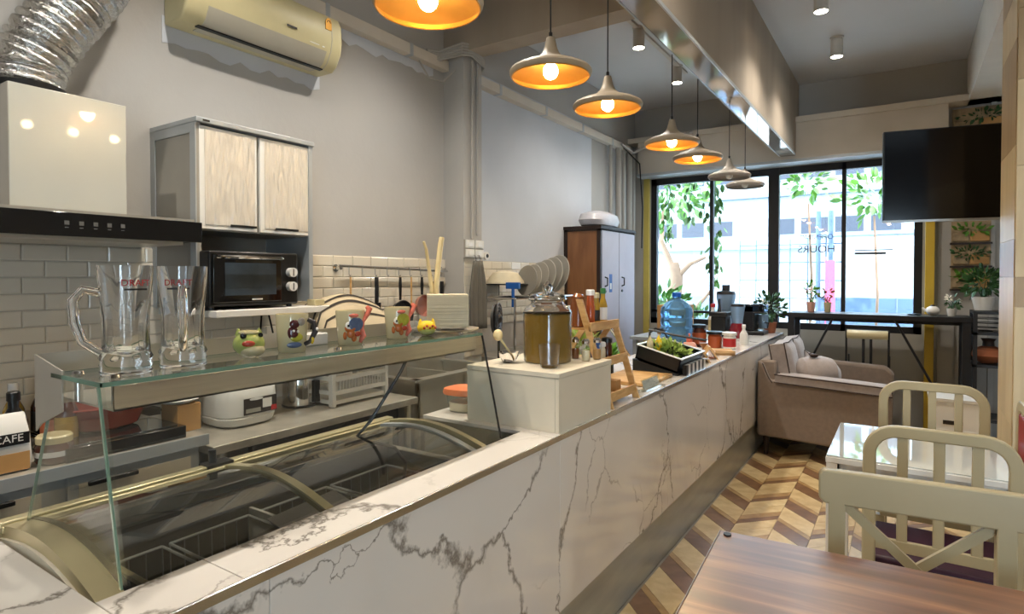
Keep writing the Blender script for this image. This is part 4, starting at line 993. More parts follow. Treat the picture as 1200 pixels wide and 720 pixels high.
for fx, z, dep in TIER:
    part('shelf_board', B(fx-dep, fx, -.14, .145, z, z+.010), 'woodl', ws2); part('shelf_lip', B(fx-.0, fx+.012, -.155, .160, z-.005, z+.035), 'woodl', ws2, bevel=.001)
x1 = -1.06-.12; zt = ZT+.351
bottle('chilli_paste_jar', 'large brown red jar first on the top tier of the pine stand', (x1-.08, 2.47, zt), .034, .15, 'sauce', 0, 'black', 'jar', prof=[(.03, 0), (.034, .005), (.035, .10), (.028, .13), (.03, .14), (.012, .155)])
bottle('ketchup_bottle', 'orange sauce bottle with white flip cap on the top tier', (x1-.05, 2.54, zt), .022, .155, 'sauce2', 1, 'whitegloss', nr=.75)
bottle('mustard_bottle', 'cream capped bottle with black label on the top tier', (x1-.05, 2.60, zt), .020, .14, 'oil', 1, 'ceramic', nr=.7, lab='darkprint')
bottle('green_cap_bottle', 'slim clear yellow bottle with green cap at the far end', (x1-.04, 2.66, zt), .021, .16, 'oil', 1, mat('green cap', '2f6b34', .4), nr=.5, lab='whitegloss')
x2 = -1.06-.075-.05; z2 = ZT+.191
for k, (dy, r, h, m, cm, lab, nm, ca_) in enumerate((
   (2.50, .022, .085, 'bluep', 'bluep', 'blue labelled bottle on the middle tier', 'blue_bottle', 'bottle'),
   (2.56, .022, .07, 'paper', 'pale_plastic', 'small white paper cup on the middle tier', 'white_tub', 'cup'),
   (2.63, .024, .085, 'brownjar', 'black', 'black capped spice jar with gold disc on the middle tier', 'spice_jar', 'jar'),
   (2.46, .018, .10, 'clear', 'chrome', 'chrome topped glass shaker on the middle tier', 'glass_shaker', 'shaker'))):
    bottle(nm, lab, (x2, dy, z2), r, h, m, 1, cm, ca_, neck=.18, nr=.85)
x3 = -1.06-.03-.10; z3 = ZT+.041
bottle('clear_jar', 'small glass jar on the bottom tier beside the white box', (x3+.03, 2.47, z3), .028, .09, 'clear', 1, 'pale_plastic', 'jar', neck=.2, nr=.8)
bottle('white_shaker', 'white plastic shaker lying back on the bottom tier', (x3+.02, 2.55, z3), .02, .10, 'whitegloss', 1, 'whitegloss', 'shaker', neck=.3, nr=.6)
single('sugar_packets', MB().bx(-.05, .05, -.03, .03, 0, .05), 'cardboard', 'tan box of sugar packets on the bottom tier far end', 'box', (x3+.01, 2.64, z3), bevel=.002)

# ---------------------------------------------------------------- herb boxes on the counter
def herb_tray(nm, lab, loc, rz, L_, W_, H_, leaf, n, tilt=0, rim=True):
    t = thing(nm, lab, 'tray', loc, rz); t.rotation_euler = (tilt, 0, rz)
    part('tray_wall', MB().bx(-L_/2, L_/2, -W_/2, -W_/2+.006, 0, H_).bx(-L_/2, L_/2, W_/2-.006, W_/2, 0, H_).bx(-L_/2, -L_/2+.006, -W_/2, W_/2, 0, H_).bx(L_/2-.006, L_/2, -W_/2, W_/2, 0, H_).bx(-L_/2, L_/2, -W_/2, W_/2, 0, .01), 'black', t)
    if rim: part('rim', MB().bx(-L_/2-.01, L_/2+.01, -W_/2-.01, -W_/2+.004, H_, H_+.006).bx(-L_/2-.01, L_/2+.01, W_/2-.004, W_/2+.01, H_, H_+.006).bx(-L_/2-.01, -L_/2+.004, -W_/2, W_/2, H_, H_+.006).bx(L_/2-.004, L_/2+.01, -W_/2, W_/2, H_, H_+.006), 'whitegloss', t)
    part('salad_leaves', MB().leaves((0, 0, H_*.8), 1, n, .045, (L_*.42, W_*.4, H_*.5)), leaf, t, kind='stuff')
    return t
ht = herb_tray('herb_tray', 'black tilted tray with white rim full of green salad', (-1.235, 3.67, ZT+.052), 0, .27, .46, .085, 'herb', 190)
ht.rotation_euler = (0, .26, 0)
single('tray_stand', MB().prism([(-.15, 0), (.13, 0), (.13, .012), (-.15, .082)], 'y', -.22, .22), 'dark', 'dark wedge riser under the black salad tray', 'riser', (-1.235, 3.67, ZT))
single('serving_board', MB().bx(-.16, .14, -.20, .20, 0, .02), 'woodl', 'light wooden board between the pine stand and the salad tray', 'board', (-1.26, 3.20, ZT), bevel=.003)
cpx = thing('striped_carton', 'small black and white striped carton in front of the salad tray', 'carton', (-1.075, 3.68, ZT))
for k in range(10): part('stripe_panel', B(-.012, .012, -.2+.04*k, -.16+.04*k, 0, .06), 'black' if k % 2 == 0 else 'whitegloss', cpx)
hp = thing('herb_bunch', 'bunch of green herbs standing behind the pine stand', 'herbs', (-1.50, 3.00, ZT))
part('vase', MB().lathe([(.05, 0), (.06, .005), (.065, .12), (.06, .12), (.05, .01)], 20), 'darkliner', hp); part('leaves', MB().leaves((0, 0, .19), .1, 140, .06, (1, 1, .9)), 'herb', hp, kind='stuff')
hb2 = thing('herb_bunch', 'dark green herb bunch low beside the salad tray', 'herbs', (-1.50, 3.28, ZT))
part('vase', MB().lathe([(.05, 0), (.06, .005), (.06, .08)], 20), 'black', hb2); part('leaves', MB().leaves((0, 0, .11), .08, 110, .05, (1.1, 1.1, .6)), 'leaf', hb2, kind='stuff')
kn = thing('serving_knife', 'long knife with black handle standing in the herbs', 'knife', (-1.40, 3.25, ZT+.12))
part('blade', MB().tube([(.06, .04, 0), (-.02, -.05, .16)], .007, 8), 'chrome', kn); part('handle', MB().tube([(-.02, -.05, .16), (-.05, -.085, .23)], .011, 8), 'black', kn)
for k, lab in enumerate(('white banana leaf wrap standing left behind the salad tray', 'yellowish banana leaf wrap standing right behind the salad tray')):
    single('leaf_wrap', MB().lathe([(.006, 0), (.022, .03), (.02, .07), (.0, .11)], 12), 'ceramic' if k == 0 else 'yglaze', lab, 'food', (-1.30+.03*k, 3.52+.07*k, ZT+.115))
tg = thing('black_tongs', 'black serving tongs lying across the salad tray', 'tongs', (-1.2, 3.85, ZT+.17))
for s_ in (-.012, .012): part('arm', MB().tube([(-.22, -.02+s_, .06), (-.05, .0+s_, .03), (.14, .03+s_*1.5, .005)], .006, 6), 'black', tg)
hk = thing('black_ladle', 'curved black ladle handle behind the salad tray', 'ladle', (-1.45, 3.90, ZT+.13))
part('handle', MB().tube([(0, 0, 0), (-.0, .02, .07), (.03, .05, .10), (.08, .07, .085), (.11, .08, .02)], .008, 8), 'black', hk); part('cup', MB().ball((.11, .08, .0), .03, sc=(1, 1, .6)), 'black', hk)
sg = thing('acrylic_card_holder', 'low clear acrylic card holder on the counter edge', 'holder', (-1.10, 3.0, ZT))
part('plate', MB().box((.0, 0, .03), (.004, .26, .06), (0, -.35, 0)), 'clear', sg); part('base', B(-.03, .03, -.13, .13, 0, .004), 'clear', sg); part('card', MB().box((-.003, 0, .03), (.001, .22, .045), (0, -.35, 0)), 'pale_plastic', sg)
for k in range(2):
    single('glass_cube', MB().bx(-.02, .02, -.02, .02, 0, .04), 'clear', ['small clear glass block on the counter edge nearer the stand', 'small clear glass block beyond the acrylic holder'][k], 'block', (-1.09, 2.80+.42*k, ZT), bevel=.003)

# water bottle and the crowd of things near the window end
wj = thing('water_jug', 'big blue translucent water bottle standing on the counter', 'water bottle', (-1.55, 4.80, ZT))
prf = [(.115, 0), (.128, .012)]
for k in range(4): prf += [(.128, .03+.07*k), (.121, .045+.07*k), (.128, .06+.07*k)]
prf += [(.128, .30), (.122, .33), (.085, .375), (.04, .40), (.032, .41), (.032, .43)]
part('bottle_body', MB().lathe(prf, 36), 'jug', wj); part('cap', MB().lathe([(.036, .42), (.036, .452), (.03, .456)], 24), 'jugcap', wj)
pb = bottle('pump_bottle', 'round cream bottle with pink pump top by the blue water bottle', (-1.33, 4.42, ZT), .055, .12, 'peach', 0, 'peach', prof=[(.05, 0), (.055, .01), (.055, .07), (.04, .095), (.018, .10)])
part('pump', MB().cyl((0, 0, .10), (0, 0, .125), .022, n=14).cyl((0, 0, .125), (0, 0, .15), .006, n=8).ball((0, 0, .155), .009), 'pglaze', pb)
bottle('brown_lid_jar', 'red brown jar with dark lid right of the pump bottle', (-1.43, 5.02, ZT), .058, .17, 'brownjar', 1, 'black', 'jar', neck=.12, nr=.8, lab='sauce2')
bottle('preserve_jar', 'short glass jar with wide black lid and brown contents', (-1.30, 5.02, ZT), .055, .12, 'sauce2', 1, 'black', 'jar', neck=.12, nr=.95)
bottle('coffee_tub', 'white plastic tub with red print by the black lidded jar', (-1.18, 5.0, ZT), .05, .12, 'pale_plastic', 1, 'pale_plastic', 'tub', neck=.1, nr=.9, lab='redprint')
bottle('water_bottle', 'pale small plastic bottle right of the red printed tub', (-1.14, 5.33, ZT), .032, .16, 'pale_plastic', 1, 'whitegloss')
single('hourglass_stand', MB().lathe([(.03, 0), (.03, .01), (.008, .04), (.008, .06), (.03, .095), (.03, .10)], 18), 'brownpanel', 'small dark wooden hourglass stand by the pump bottle', 'stand', (-1.22, 4.40, ZT))
for k, (x, y, rz_, lab) in enumerate(((-1.17, 4.12, .5, 'folded tan menu holder nearest the salad tray'), (-1.17, 4.34, .4, 'folded tan menu holder second from the salad tray'), (-1.15, 4.68, .35, 'flat tan wooden tray beyond the menu holders'))):
    if k < 2: single('menu_holder', MB().prism([(-.06, 0), (-.05, 0), (.0, .075), (.05, 0), (.06, 0), (.005, .09), (-.005, .09)], 'y', -.08, .08), 'woodl', lab, 'menu holder', (x, y, ZT), rz=rz_)
    else: single('wooden_tray', MB().bx(-.07, .07, -.14, .14, 0, .02).bx(-.07, .07, -.14, -.13, 0, .035), 'woodl', lab, 'tray', (x, y, ZT), rz=rz_)
single('plastic_cups', MB().lathe([(.03, 0), (.04, .03), (.04, .045)], 18), 'clear', 'clear plastic cup lying on the counter edge by the menu holders', 'cup', (-1.10, 3.98, ZT))
sb = bottle('milk_bottle', 'tall white and red squeeze bottle against the window', (-1.60, 6.1, ZT), .045, .30, 'pale_plastic', 1, 'redprint', lab='ceramic')
cg = thing('coffee_grinder', 'black coffee grinder with long top handle', 'grinder', (-1.50, 6.0, ZT))
part('body', B(-.07, .07, -.10, .10, .0, .20), 'black', cg, bevel=.012); part('hopper', B(-.085, .085, -.12, .12, .2, .245), 'black', cg, bevel=.01); part('window', B(.07, .074, -.05, .05, .04, .17), 'clear', cg)
part('top_handle', MB().tube([(0, -.05, .245), (0, -.05, .37)], [.018, .010], 10), 'black', cg)
bl = thing('slow_juicer', 'tall dark juicer with blue grey jug top behind the counter end', 'juicer', (-1.56, 6.45, ZT))
part('body', MB().lathe([(.09, 0), (.095, .02), (.07, .12), (.06, .2), (.075, .24)], 24), 'steelblue', bl); part('jug', MB().lathe([(.07, .24), (.095, .36), (.095, .40)], 24), 'steelblue', bl)
part('lid', MB().lathe([(.098, .40), (.09, .43), (.04, .44), (.04, .50), (.0, .50)], 24), 'blackmetal', bl); part('motor_column', B(-.03, .03, -.03, .03, .1, .46), 'black', bl)
bm = thing('blender', 'blender with deep red base and tapered jug', 'blender', (-1.33, 5.95, ZT))
part('base', MB().lathe([(.075, 0), (.08, .01), (.07, .1), (.05, .14)], 24), 'wine', bm); part('jug', MB().lathe([(.045, .14), (.065, .28), (.067, .30)], 24), 'steelblue', bm); part('lid', MB().lathe([(.068, .30), (.06, .325), (.02, .33)], 24), 'black', bm)
cm = thing('coffee_machine', 'black coffee machine with glass tank at the counter end', 'coffee machine', (-1.27, 6.42, ZT))
part('base', B(-.11, .11, -.13, .13, 0, .04), 'black', cm, bevel=.01); part('body', B(-.11, .02, -.12, .12, .04, .30), 'black', cm, bevel=.015); part('head', B(-.11, .11, -.12, .12, .22, .31), 'blackgloss', cm, bevel=.015)
part('tank', MB().lathe([(.045, .06), (.05, .2)], 20, (.07, .07, 0)), 'steelblue', cm); part('carafe', MB().lathe([(.04, .042), (.055, .06), (.05, .13), (.035, .15)], 20, (.055, -.03, 0)), 'clear', cm); part('carafe_handle', MB().tube([(.10, -.03, .13), (.14, -.04, .12), (.13, -.04, .07)], .008, 8), 'black', cm)
# box and grey round behind the water jug
single('brown_carton', MB().bx(-.14, .14, -.16, .16, 0, .30), 'cardboard', 'brown carton behind the blue water bottle by the locker', 'carton', (-1.98, 6.1, .915), bevel=.003)
sdt = thing('side_worktable', 'grey side table behind the counter end holding the carton', 'table', (-2.02, 6.1, 0))
part('table_top', B(-.26, .26, -.5, .6, .88, .912), 'alu', sdt)
for x in (-.22, .22):
    for y in (-.45, .55): part('leg', B(x-.02, x+.02, y-.02, y+.02, 0, .88), 'alu', sdt)
single('grey_lid_pot', MB().lathe([(.10, 0), (.11, .04), (.11, .13), (.09, .17), (.04, .19), (.0, .192)], 24), 'fridgegrey', 'grey domed pot between carton and water bottle', 'pot', (-1.86, 5.72, .913))

# locker
lk = thing('locker_cabinet', 'dark framed locker with two pale lilac doors by the left wall', 'locker', (XW+.005, 5.27, 0))
part('side_frame', MB().bx(0, .40, 0, .03, 0, .06).bx(0, .04, 0, .03, 0, 1.98).bx(.36, .40, 0, .03, 0, 1.98).bx(0, .40, 0, .03, 1.95, 1.99), 'darkwood', lk)
part('side_panel', B(.04, .36, .006, .02, .06, 1.95), 'brownpanel', lk); part('side_panel', B(0, .40, .85, .87, 0, 1.99), 'darkwood', lk)
part('carcass', B(.0, .385, .03, .85, .02, 1.97), 'darkwood', lk); part('top_board', B(-.0, .41, -.01, .88, 1.97, 2.0), 'darkwood', lk)
for a, b in ((.04, .44), (.455, .855)):
    d = part('door', B(.386, .402, a, b, .05, 1.955), 'locker', lk, bevel=.002)
    part('handle', MB().tube([(.402, b-.34, 1.50), (.43, b-.34, 1.49), (.43, b-.34, 1.42), (.402, b-.34, 1.41)], .007, 8).tube([(.402, b-.34, 1.36), (.412, b-.34, 1.36)], .014, 10), 'black', d)
part('sticker', B(.402, .4035, .20, .27, 1.35, 1.53), 'bluep', lk); part('sticker', B(.4035, .404, .215, .255, 1.38, 1.44), 'whitegloss', lk)
bd = single('wrapped_bundle', loft([(.10, 0), (.14, .02), (.155, .07), (.14, .13), (.09, .16)], 32, 2.6, 1.0, 2.0), 'lav', 'plastic wrapped white bundle on top of the locker', 'bundle', (-2.62, 5.62, 2.001))

# ================================================================ PENDANTS
def pendant(label, y, lit, first=None):
    t = thing('pendant_lamp', label, 'lamp', (-1.28, y, 2.36), 0, 'wide disc pendant lamps over the counter')
    outer = [(.166, .0), (.176, .010), (.178, .020), (.172, .030), (.14, .046), (.095, .060), (.060, .078), (.038, .100), (.028, .125), (.022, .150), (.018, .168), (.0, .170)]
    inner = [(.166, .0), (.173, .012), (.174, .020), (.168, .027), (.137, .042), (.09, .056), (.055, .072), (.034, .09), (.0, .10)]
    part('shade', MB().lathe(outer, 48, cap=False), 'shade' if lit else 'shade_pale', t)
    part('shade_lining', MB().lathe(inner, 48, cap=False), 'gold' if lit else 'shade_pale', t)
    part('rim_ring', MB().tube([(.1665*math.cos(a), .1665*math.sin(a), .001) for a in [2*PI*i/48 for i in range(48)]], .003, 6, closed=True), 'gold' if lit else 'shade_pale', t)
    part('socket', MB().cyl((0, 0, .05), (0, 0, .10), .018, n=14), 'black', t)
    part('bulb', MB().ball((0, 0, .025), .032, 18, 12, (1, 1, 1.1)), 'bulb' if lit else 'bulb_off', t)
    part('cord_grip', MB().cyl((0, 0, .168), (0, 0, .19), .008, n=10), 'black', t)
    part('cord', MB().tube([(0, 0, .18), (0, 0, ZC-2.36-.02)], .0035, 6), 'black', t)
    part('ceiling_cup', MB().lathe([(.045, ZC-2.36-.001), (.045, ZC-2.36-.03), (.01, ZC-2.36-.035)], 20), 'black', t)
for y, lit, lab in ((1.46, 1, 'lit gold-lined pendant lamp at the top edge, nearest the camera'), (2.25, 1, 'lit gold-lined pendant lamp second from the camera'), (2.84, 1, 'lit gold-lined pendant lamp third from the camera'),
      (3.85, 1, 'lit gold-lined pendant lamp fourth from the camera'), (4.43, 1, 'lit gold-lined pendant lamp fifth, last of the glowing ones'), (5.38, 0, 'unlit pale pendant lamp nearer of two before the window'), (5.99, 0, 'unlit pale pendant lamp closest to the window')):
    pendant(lab, y, lit)
# ceiling spots
def spot(label, x, y, z=ZC, watts=55, vis=True, col=(1, .93, .83)):
    t = thing('ceiling_spotlight', label, 'spotlight', (x, y, z), 0, 'cylinder spotlights under the ceiling')
    part('housing', MB().lathe([(.04, -.0), (.04, -.02), (.048, -.03), (.048, -.17), (.0445, -.17), (.0445, -.15)], 24, cap=False), 'lampwhite', t)
    part('base_plate', MB().lathe([(.055, -.001), (.055, -.012)], 24), 'lampwhite', t)
    part('lens', MB().lathe([(.044, -.168), (.0, -.168)], 24, cap=False), 'led', t)
    ld = bpy.data.lights.new('spot_beam', 'SPOT'); ld.energy = watts; ld.spot_size = 2.3; ld.spot_blend = .8; ld.shadow_soft_size = .04; ld.color = col
    lo = bpy.data.objects.new('spot_beam', ld); COL.objects.link(lo); lo.parent = t; lo.location = (0, 0, -.172)
SP = 52
spot('ceiling spotlight farther from camera, right of the long beam', -.51, 5.9, watts=SP)
spot('ceiling spotlight nearer the camera, right of the long beam', -.52, 4.84, watts=SP)
spot('track spotlight nearer the camera, left of the long beam', -1.87, 4.77, watts=SP)
spot('track spotlight near the window, left of the long beam', -1.89, 5.83, watts=SP)
for x, y, wt_, lab in ((-1.9, 2.6, 1.5, 'added unseen ceiling spotlight above the sink, out of the frame'), (-1.9, 1.3, 1.5, 'added unseen ceiling spotlight above the prep table, out of the frame'), (-1.9, 0.0, 1.5, 'added unseen ceiling spotlight above the coffee bag, out of the frame'),
      (-.5, 2.6, .4, 'added unseen ceiling spotlight above the white table, out of the frame'), (-.5, 1.0, .25, 'added unseen ceiling spotlight above the walnut table, out of the frame'), (1.6, 4.6, .5, 'added unseen ceiling spotlight right of the wood clad pillar, out of the frame'), (1.6, 1.6, .5, 'added unseen ceiling spotlight over the room at right, out of the frame'), (1.6, 3.0, .5, 'added unseen ceiling spotlight beside the right wall, out of the frame'), (2.4, .2, .6, 'added unseen ceiling spotlight in the near right corner, out of the frame')):
    spot(lab, x, y, watts=SP*wt_)  # unseen spotlights added to brighten the room
bar = thing('bar_lamp', 'hanging bar lamp with four warm bulbs above the walnut table, out of the frame', 'lamp', (-.25, 1.65, 2.50))
part('bar', B(-.015, .015, -.42, .42, .03, .05), 'black', bar)
for y in (-.38, -.13, .13, .38):
    part('bulb', MB().ball((0, y, -.01), .03, 14, 10), 'bulb_dim', bar); part('socket', MB().cyl((0, y, .015), (0, y, .035), .016, n=10), 'black', bar)
for y in (-.3, .3): part('cord', MB().tube([(0, y, .05), (0, y, ZC-2.5)], .003, 6), 'black', bar)
tk = thing('light_track', 'thin white ceiling track holding the left spotlights', 'track', (-1.87, 4.55, ZC))
part('rail', B(-.018, .018, -.55, 1.5, -.022, -.001), 'lampwhite', tk)

# ================================================================ TV, PILLAR
tv = thing('wall_television', 'large black flat television mounted high beside the pillar', 'television', (-.115, 4.36, 1.84), math.atan2(.11, .588))
part('casing', B(0, .98, .012, .055, 0, .56), 'black', tv, bevel=.004); part('screen', B(.008, .972, .008, .012, .012, .552), 'tv', tv); part('bezel_base', B(0, .98, .006, .02, -.004, .010), 'alu', tv)
part('mount', MB().bx(.42, .56, .055, .12, .18, .40).tube([(.49, .1, .3), (.9, .5, .3)], .02, 8), 'blackmetal', tv)
pr = struct('trim_10', B(.44, 1.05, 3.64, 4.14, 0, ZC), 'woodB')
zs = [0, .62, 1.36, 1.50, 2.02, 2.42, 2.75, 3.2, ZC]
cols_f = ['woodA', 'woodA', 'woodB', 'woodA', 'woodA', 'woodB', 'woodB', 'woodA']
for k in range(len(zs)-1):
    struct('panel', B(.432, .74, 3.628, 3.64, zs[k]+.001, zs[k+1]-.001), ['woodA', 'woodA', 'woodB', 'woodA', 'woodA', 'woodB', 'woodB', 'woodA'][k], pr)
    struct('panel', B(.742, 1.05, 3.628, 3.64, zs[k]+.001, zs[k+1]-.001), ['woodB', 'woodA', 'woodA', 'woodB', 'woodA', 'woodA', 'woodB', 'woodB'][k], pr)
for a, b, c in ((0, .8, 'woodA'), (.8, 1.50, 'woodA'), (1.50, 1.68, 'woodB'), (1.68, 2.12, 'woodA'), (2.12, 2.62, 'woodB'), (2.62, 2.85, 'woodA'), (2.85, ZC, 'woodB')):
    struct('panel', B(.428, .44, 3.642, 4.14, a+.001, b-.001), c, pr)

# ================================================================ SOFA
sf = thing('taupe_sofa', 'taupe fabric sofa with dark piping, backed against the counter', 'sofa', (-1.03, 5.33, 0))
SL = 1.06
part('near_side', MB().prism([(.0, .17), (.95, .13), (.96, .57), (.94, .60), (.10, .64), (.04, .78), (.0, .80)], 'y', 0, .16), 'sofa', sf, bevel=.02, seg=3)
part('far_side', MB().prism([(.0, .17), (.95, .13), (.96, .64), (.90, .70), (.10, .74), (.04, .78), (.0, .80)], 'y', SL-.14, SL), 'sofa', sf, bevel=.025, seg=3)
part('base', B(.0, .93, .05, SL-.05, .15, .33), 'sofa', sf, bevel=.02)
part('back_frame', B(.0, .14, .05, SL-.05, .15, .80), 'sofa', sf, bevel=.02)
def cushion(nm, c, d, m, par, rot=None, sub=2, puff=.5, pipe=True):
    mb = MB(); n = 8
    sx, sy, sz = d[0]/2, d[1]/2, d[2]/2
    mb = MB()
    top = []; bot = []
    for i in range(n+1):
        ra, rb = [], []
        for j in range(n+1):
            u = -1+2*i/n; v = -1+2*j/n
            k = ((1-abs(u)**3.2)*(1-abs(v)**3.2)); kk = max(0, k)**.5
            x = u*sx*(1-.06*(1-abs(v))*abs(u)) ; y = v*sy*(1-.06*(1-abs(u))*abs(v))
            ra.append((x, y, sz*(puff+(1-puff)*kk) if k > 0 else sz*puff)); rb.append((x, y, -sz*(puff+(1-puff)*kk) if k > 0 else -sz*puff))
        top.append(ra); bot.append(rb)
    mb.grid(top); mb.grid([r[::-1] for r in bot])
    m1 = (n+1)*(n+1)
    per = [(0, j) for j in range(n+1)] + [(i, n) for i in range(1, n+1)] + [(n, j) for j in range(n-1, -1, -1)] + [(i, 0) for i in range(n-1, 0, -1)]
    for a in range(len(per)):
        i0, j0 = per[a]; i1, j1 = per[(a+1) % len(per)]
        mb.f.append((i0*(n+1)+j0, i1*(n+1)+j1, m1+i1*(n+1)+(n-j1), m1+i0*(n+1)+(n-j0)))
    o = part(nm, MB().merge(mb, c, rot), m, par, ang=50, bevel=.006, seg=2)
    if pipe:
        for zz in (sz*puff, -sz*puff) if puff > .2 else (0,):
            pts = []
            for (i, j) in per[::2]:
                p = top[i][j]; pts.append((p[0]*1.01, p[1]*1.01, zz))
            part('piping', MB().merge(MB().tube(pts, .005, 6, closed=True), c, rot), 'piping', o)
    return o
cushion('seat_cushion', (.52, SL/2, .385), (.78, SL-.32, .15), 'sofac', sf, puff=.75)
cushion('back_cushion', (.17, .31, .72), (.44, .44, .20), 'sofac', sf, rot=(0, PI/2-.17, 0), puff=.6)
cushion('back_cushion', (.17, .76, .72), (.44, .44, .20), 'sofac', sf, rot=(0, PI/2-.17, 0), puff=.6)
cushion('arm_pad', (.55, .07, .645), (.82, .2, .085), 'sofac', sf, rot=(0, .045, 0), puff=.75)
part('seam', MB().tube([(.04, -.002, .78), (.09, -.004, .66), (.12, -.004, .62)], .004, 6), 'piping', sf)
for x in (.06, .88):
    for y in (.08, SL-.1): part('leg', MB().cyl((x, y, 0), (x, y, .17), .018, .028, n=12), 'darkwood', sf)
tp = thing('throw_pillow', 'pale grey bolster pillow with gathered ends, nearer on the sofa', 'pillow', (-.62, 5.66, .64), .5)
part('pillow_body', MB().lathe([(.0, -.18), (.07, -.175), (.14, -.12), (.16, -.04), (.16, .04), (.14, .12), (.07, .175), (.0, .18)], 24), 'sofac', tp, rot=(0, PI/2, 0), loc=(0, 0, .03)); part('bow', MB().ball((-.04, -.05, .20), .03, sc=(1.2, .7, .5)).ball((-.05, -.02, .205), .03, sc=(.6, 1.3, .5)), 'piping', tp)
tp2 = thing('throw_pillow', 'square pale grey throw pillow leaning on the sofa back, farther', 'pillow', (-.62, 5.98, .64), .1)
cushion('pillow_body', (0, 0, 0), (.40, .40, .14), 'sofac', tp2, rot=(0, PI/2-.5, .2), puff=.12, pipe=True)

# ================================================================ BAR TABLE, STOOL, BACK WALL THINGS
bt = thing('black_bar_table', 'long black bar table in front of the window', 'table', (-1.0, 6.55, 0))
part('table_top', B(0.02, 1.50, 0, .42, 1.10, 1.145), 'blackmetal', bt, bevel=.002)
for x in (.02, 1.43):
    for y in (.0, .37): part('leg', B(x, x+.06, y, y+.05, 0, 1.10), 'blackmetal', bt)
part('brace', MB().tube([(1.42, .02, .12), (.93, .02, 1.10)], .011, 8), 'blackmetal', bt)
part('brace', MB().tube([(.1, .02, .4), (.42, .02, 1.10)], .011, 8), 'blackmetal', bt)
part('under_rail', B(.06, 1.45, .18, .22, 1.06, 1.10), 'blackmetal', bt)
sl = thing('bar_stool', 'cream upholstered bar stool with low back under the bar table', 'stool', (-.285, 6.44, 0))
part('backrest', MB().tube([(-.165, 0, .965), (.165, 0, .965)], .042, 18), 'ceramic', sl, bevel=.006)
part('seat', B(-.17, .17, .02, .34, .58, .64), 'ceramic', sl, bevel=.02, seg=3)
for x in (-.17, .17): part('frame', MB().tube([(x, .0, 1.0), (x, .01, .7), (x, .02, 0)], .009, 8).tube([(x, .33, .74), (x, .34, 0)], .009, 8), 'blackmetal', sl)
part('frame_bar', MB().tube([(-.17, 0, 1.005), (.17, 0, 1.005)], .007, 8), 'blackmetal', sl)
part('foot_rail', MB().tube([(-.17, .02, .3), (.17, .02, .3)], .008, 8), 'blackmetal', sl)
for x in (-.03, .03): part('back_post', MB().tube([(x, 0, .93), (x, .02, .62)], .012, 8), 'blackmetal', sl)
sh = thing('metal_rack', 'black open rack with three shelves beside the bar table', 'rack', (.50, 6.5, 0))
for z in (.25, .72, 1.0, 1.18): part('shelf_board', B(0, .55, 0, .36, z, z+.025), 'blackmetal', sh)
for x in (0, .52):
    for y in (0, .33): part('post', B(x, x+.03, y, y+.03, 0, 1.18), 'blackmetal', sh)
def plant(nm, lab, loc, potm, r, h, lm, R_, n, ls, cat='potted plant', flowers=None, sc=(1, 1, .8)):
    t = thing(nm, lab, cat, loc)
    part('pot', MB().lathe([(r*.7, 0), (r*.75, .004), (r, h), (r*.92, h), (r*.8, h*.85), (.0, h*.85)], 22, cap=False).lathe([(r*.7, 0), (.0005, 0)], 22, cap=False), potm, t)
    st_ = MB()
    for k in range(7):
        a = k*2.4; st_.tube([(0, 0, h*.8), (R_*.3*math.cos(a), R_*.3*math.sin(a), h+R_*.5), (R_*.6*math.cos(a), R_*.6*math.sin(a), h+R_*.9)], .003, 5)
    part('stems', st_, 'leaf_d', t); part('foliage', MB().leaves((0, 0, h+R_*sc[2]), R_, n, ls, sc), lm, t, kind='stuff')
    if flowers:
        for k in range(flowers[1]):
            a = k*2.1; part('flower', MB().leaves((R_*.7*math.cos(a), R_*.7*math.sin(a), h+R_*(.9+.5*(k % 3)/2)), .012, 8, .03), flowers[0], t)
    return t
plant('potted_plant', 'bushy dark green plant in white pot on the black rack', (.58, 6.68, 1.206), 'whitegloss', .085, .12, 'leaf_d', .16, 170, .07)
plant('orchid_pot', 'white orchid in small white pot on the bar table', (.36, 6.72, 1.146), 'whitegloss', .04, .07, 'leaf_d', .07, 20, .05, flowers=('whiteeye', 6))
ptp = thing('white_teapot', 'small white teapot on the bar table left of the orchid', 'teapot', (.22, 6.75, 1.146))
part('body', MB().ball((0, 0, .045), .055, sc=(1, 1, .8)), 'whitegloss', ptp); part('spout', MB().tube([(-.05, 0, .04), (-.08, 0, .07)], [.012, .008], 8), 'whitegloss', ptp); part('lid', MB().ball((0, 0, .09), .02, sc=(1, 1, .5)), 'darkprint', ptp)
single('black_tray', MB().lathe([(.05, 0), (.06, .012), (.0, .006)], 20), 'black', 'flat black dish on the bar table beside the teapot', 'dish', (.08, 6.72, 1.146))
plant('window_plant', 'flowering plant in pink pot on the bar table by the window', (-.80, 6.80, 1.146), 'peach', .045, .10, 'leaf', .09, 40, .05, flowers=('pglaze', 5), sc=(.7, .7, 1.2))
plant('window_plant', 'slim reddish plant in tan pot on the bar table by the window', (-.65, 6.82, 1.146), 'ceramic', .038, .10, 'brownpanel', .06, 25, .05, sc=(.5, .5, 1.6))
plant('counter_plant', 'leafy plant with pale flowers in brown pot at the counter end', (-1.17, 6.68, ZT), 'terracotta', .07, .11, 'leaf_d', .15, 150, .06, flowers=('whiteeye', 9), sc=(1, 1, 1))
bsk = thing('wire_fruit_basket', 'dark wire basket on the middle shelf of the rack', 'basket', (.60, 6.66, 1.026))
for r, z in ((.05, .0), (.08, .03), (.10, .07), (.115, .11)): part('ring', MB().tube([(r*math.cos(a), r*math.sin(a), z+.004) for a in [2*PI*i/24 for i in range(24)]], .004, 6, closed=True), 'blackmetal', bsk)
un = thing('clay_urn', 'orange brown clay urn with dark neck on the lower shelf', 'urn', (.62, 6.66, .746))
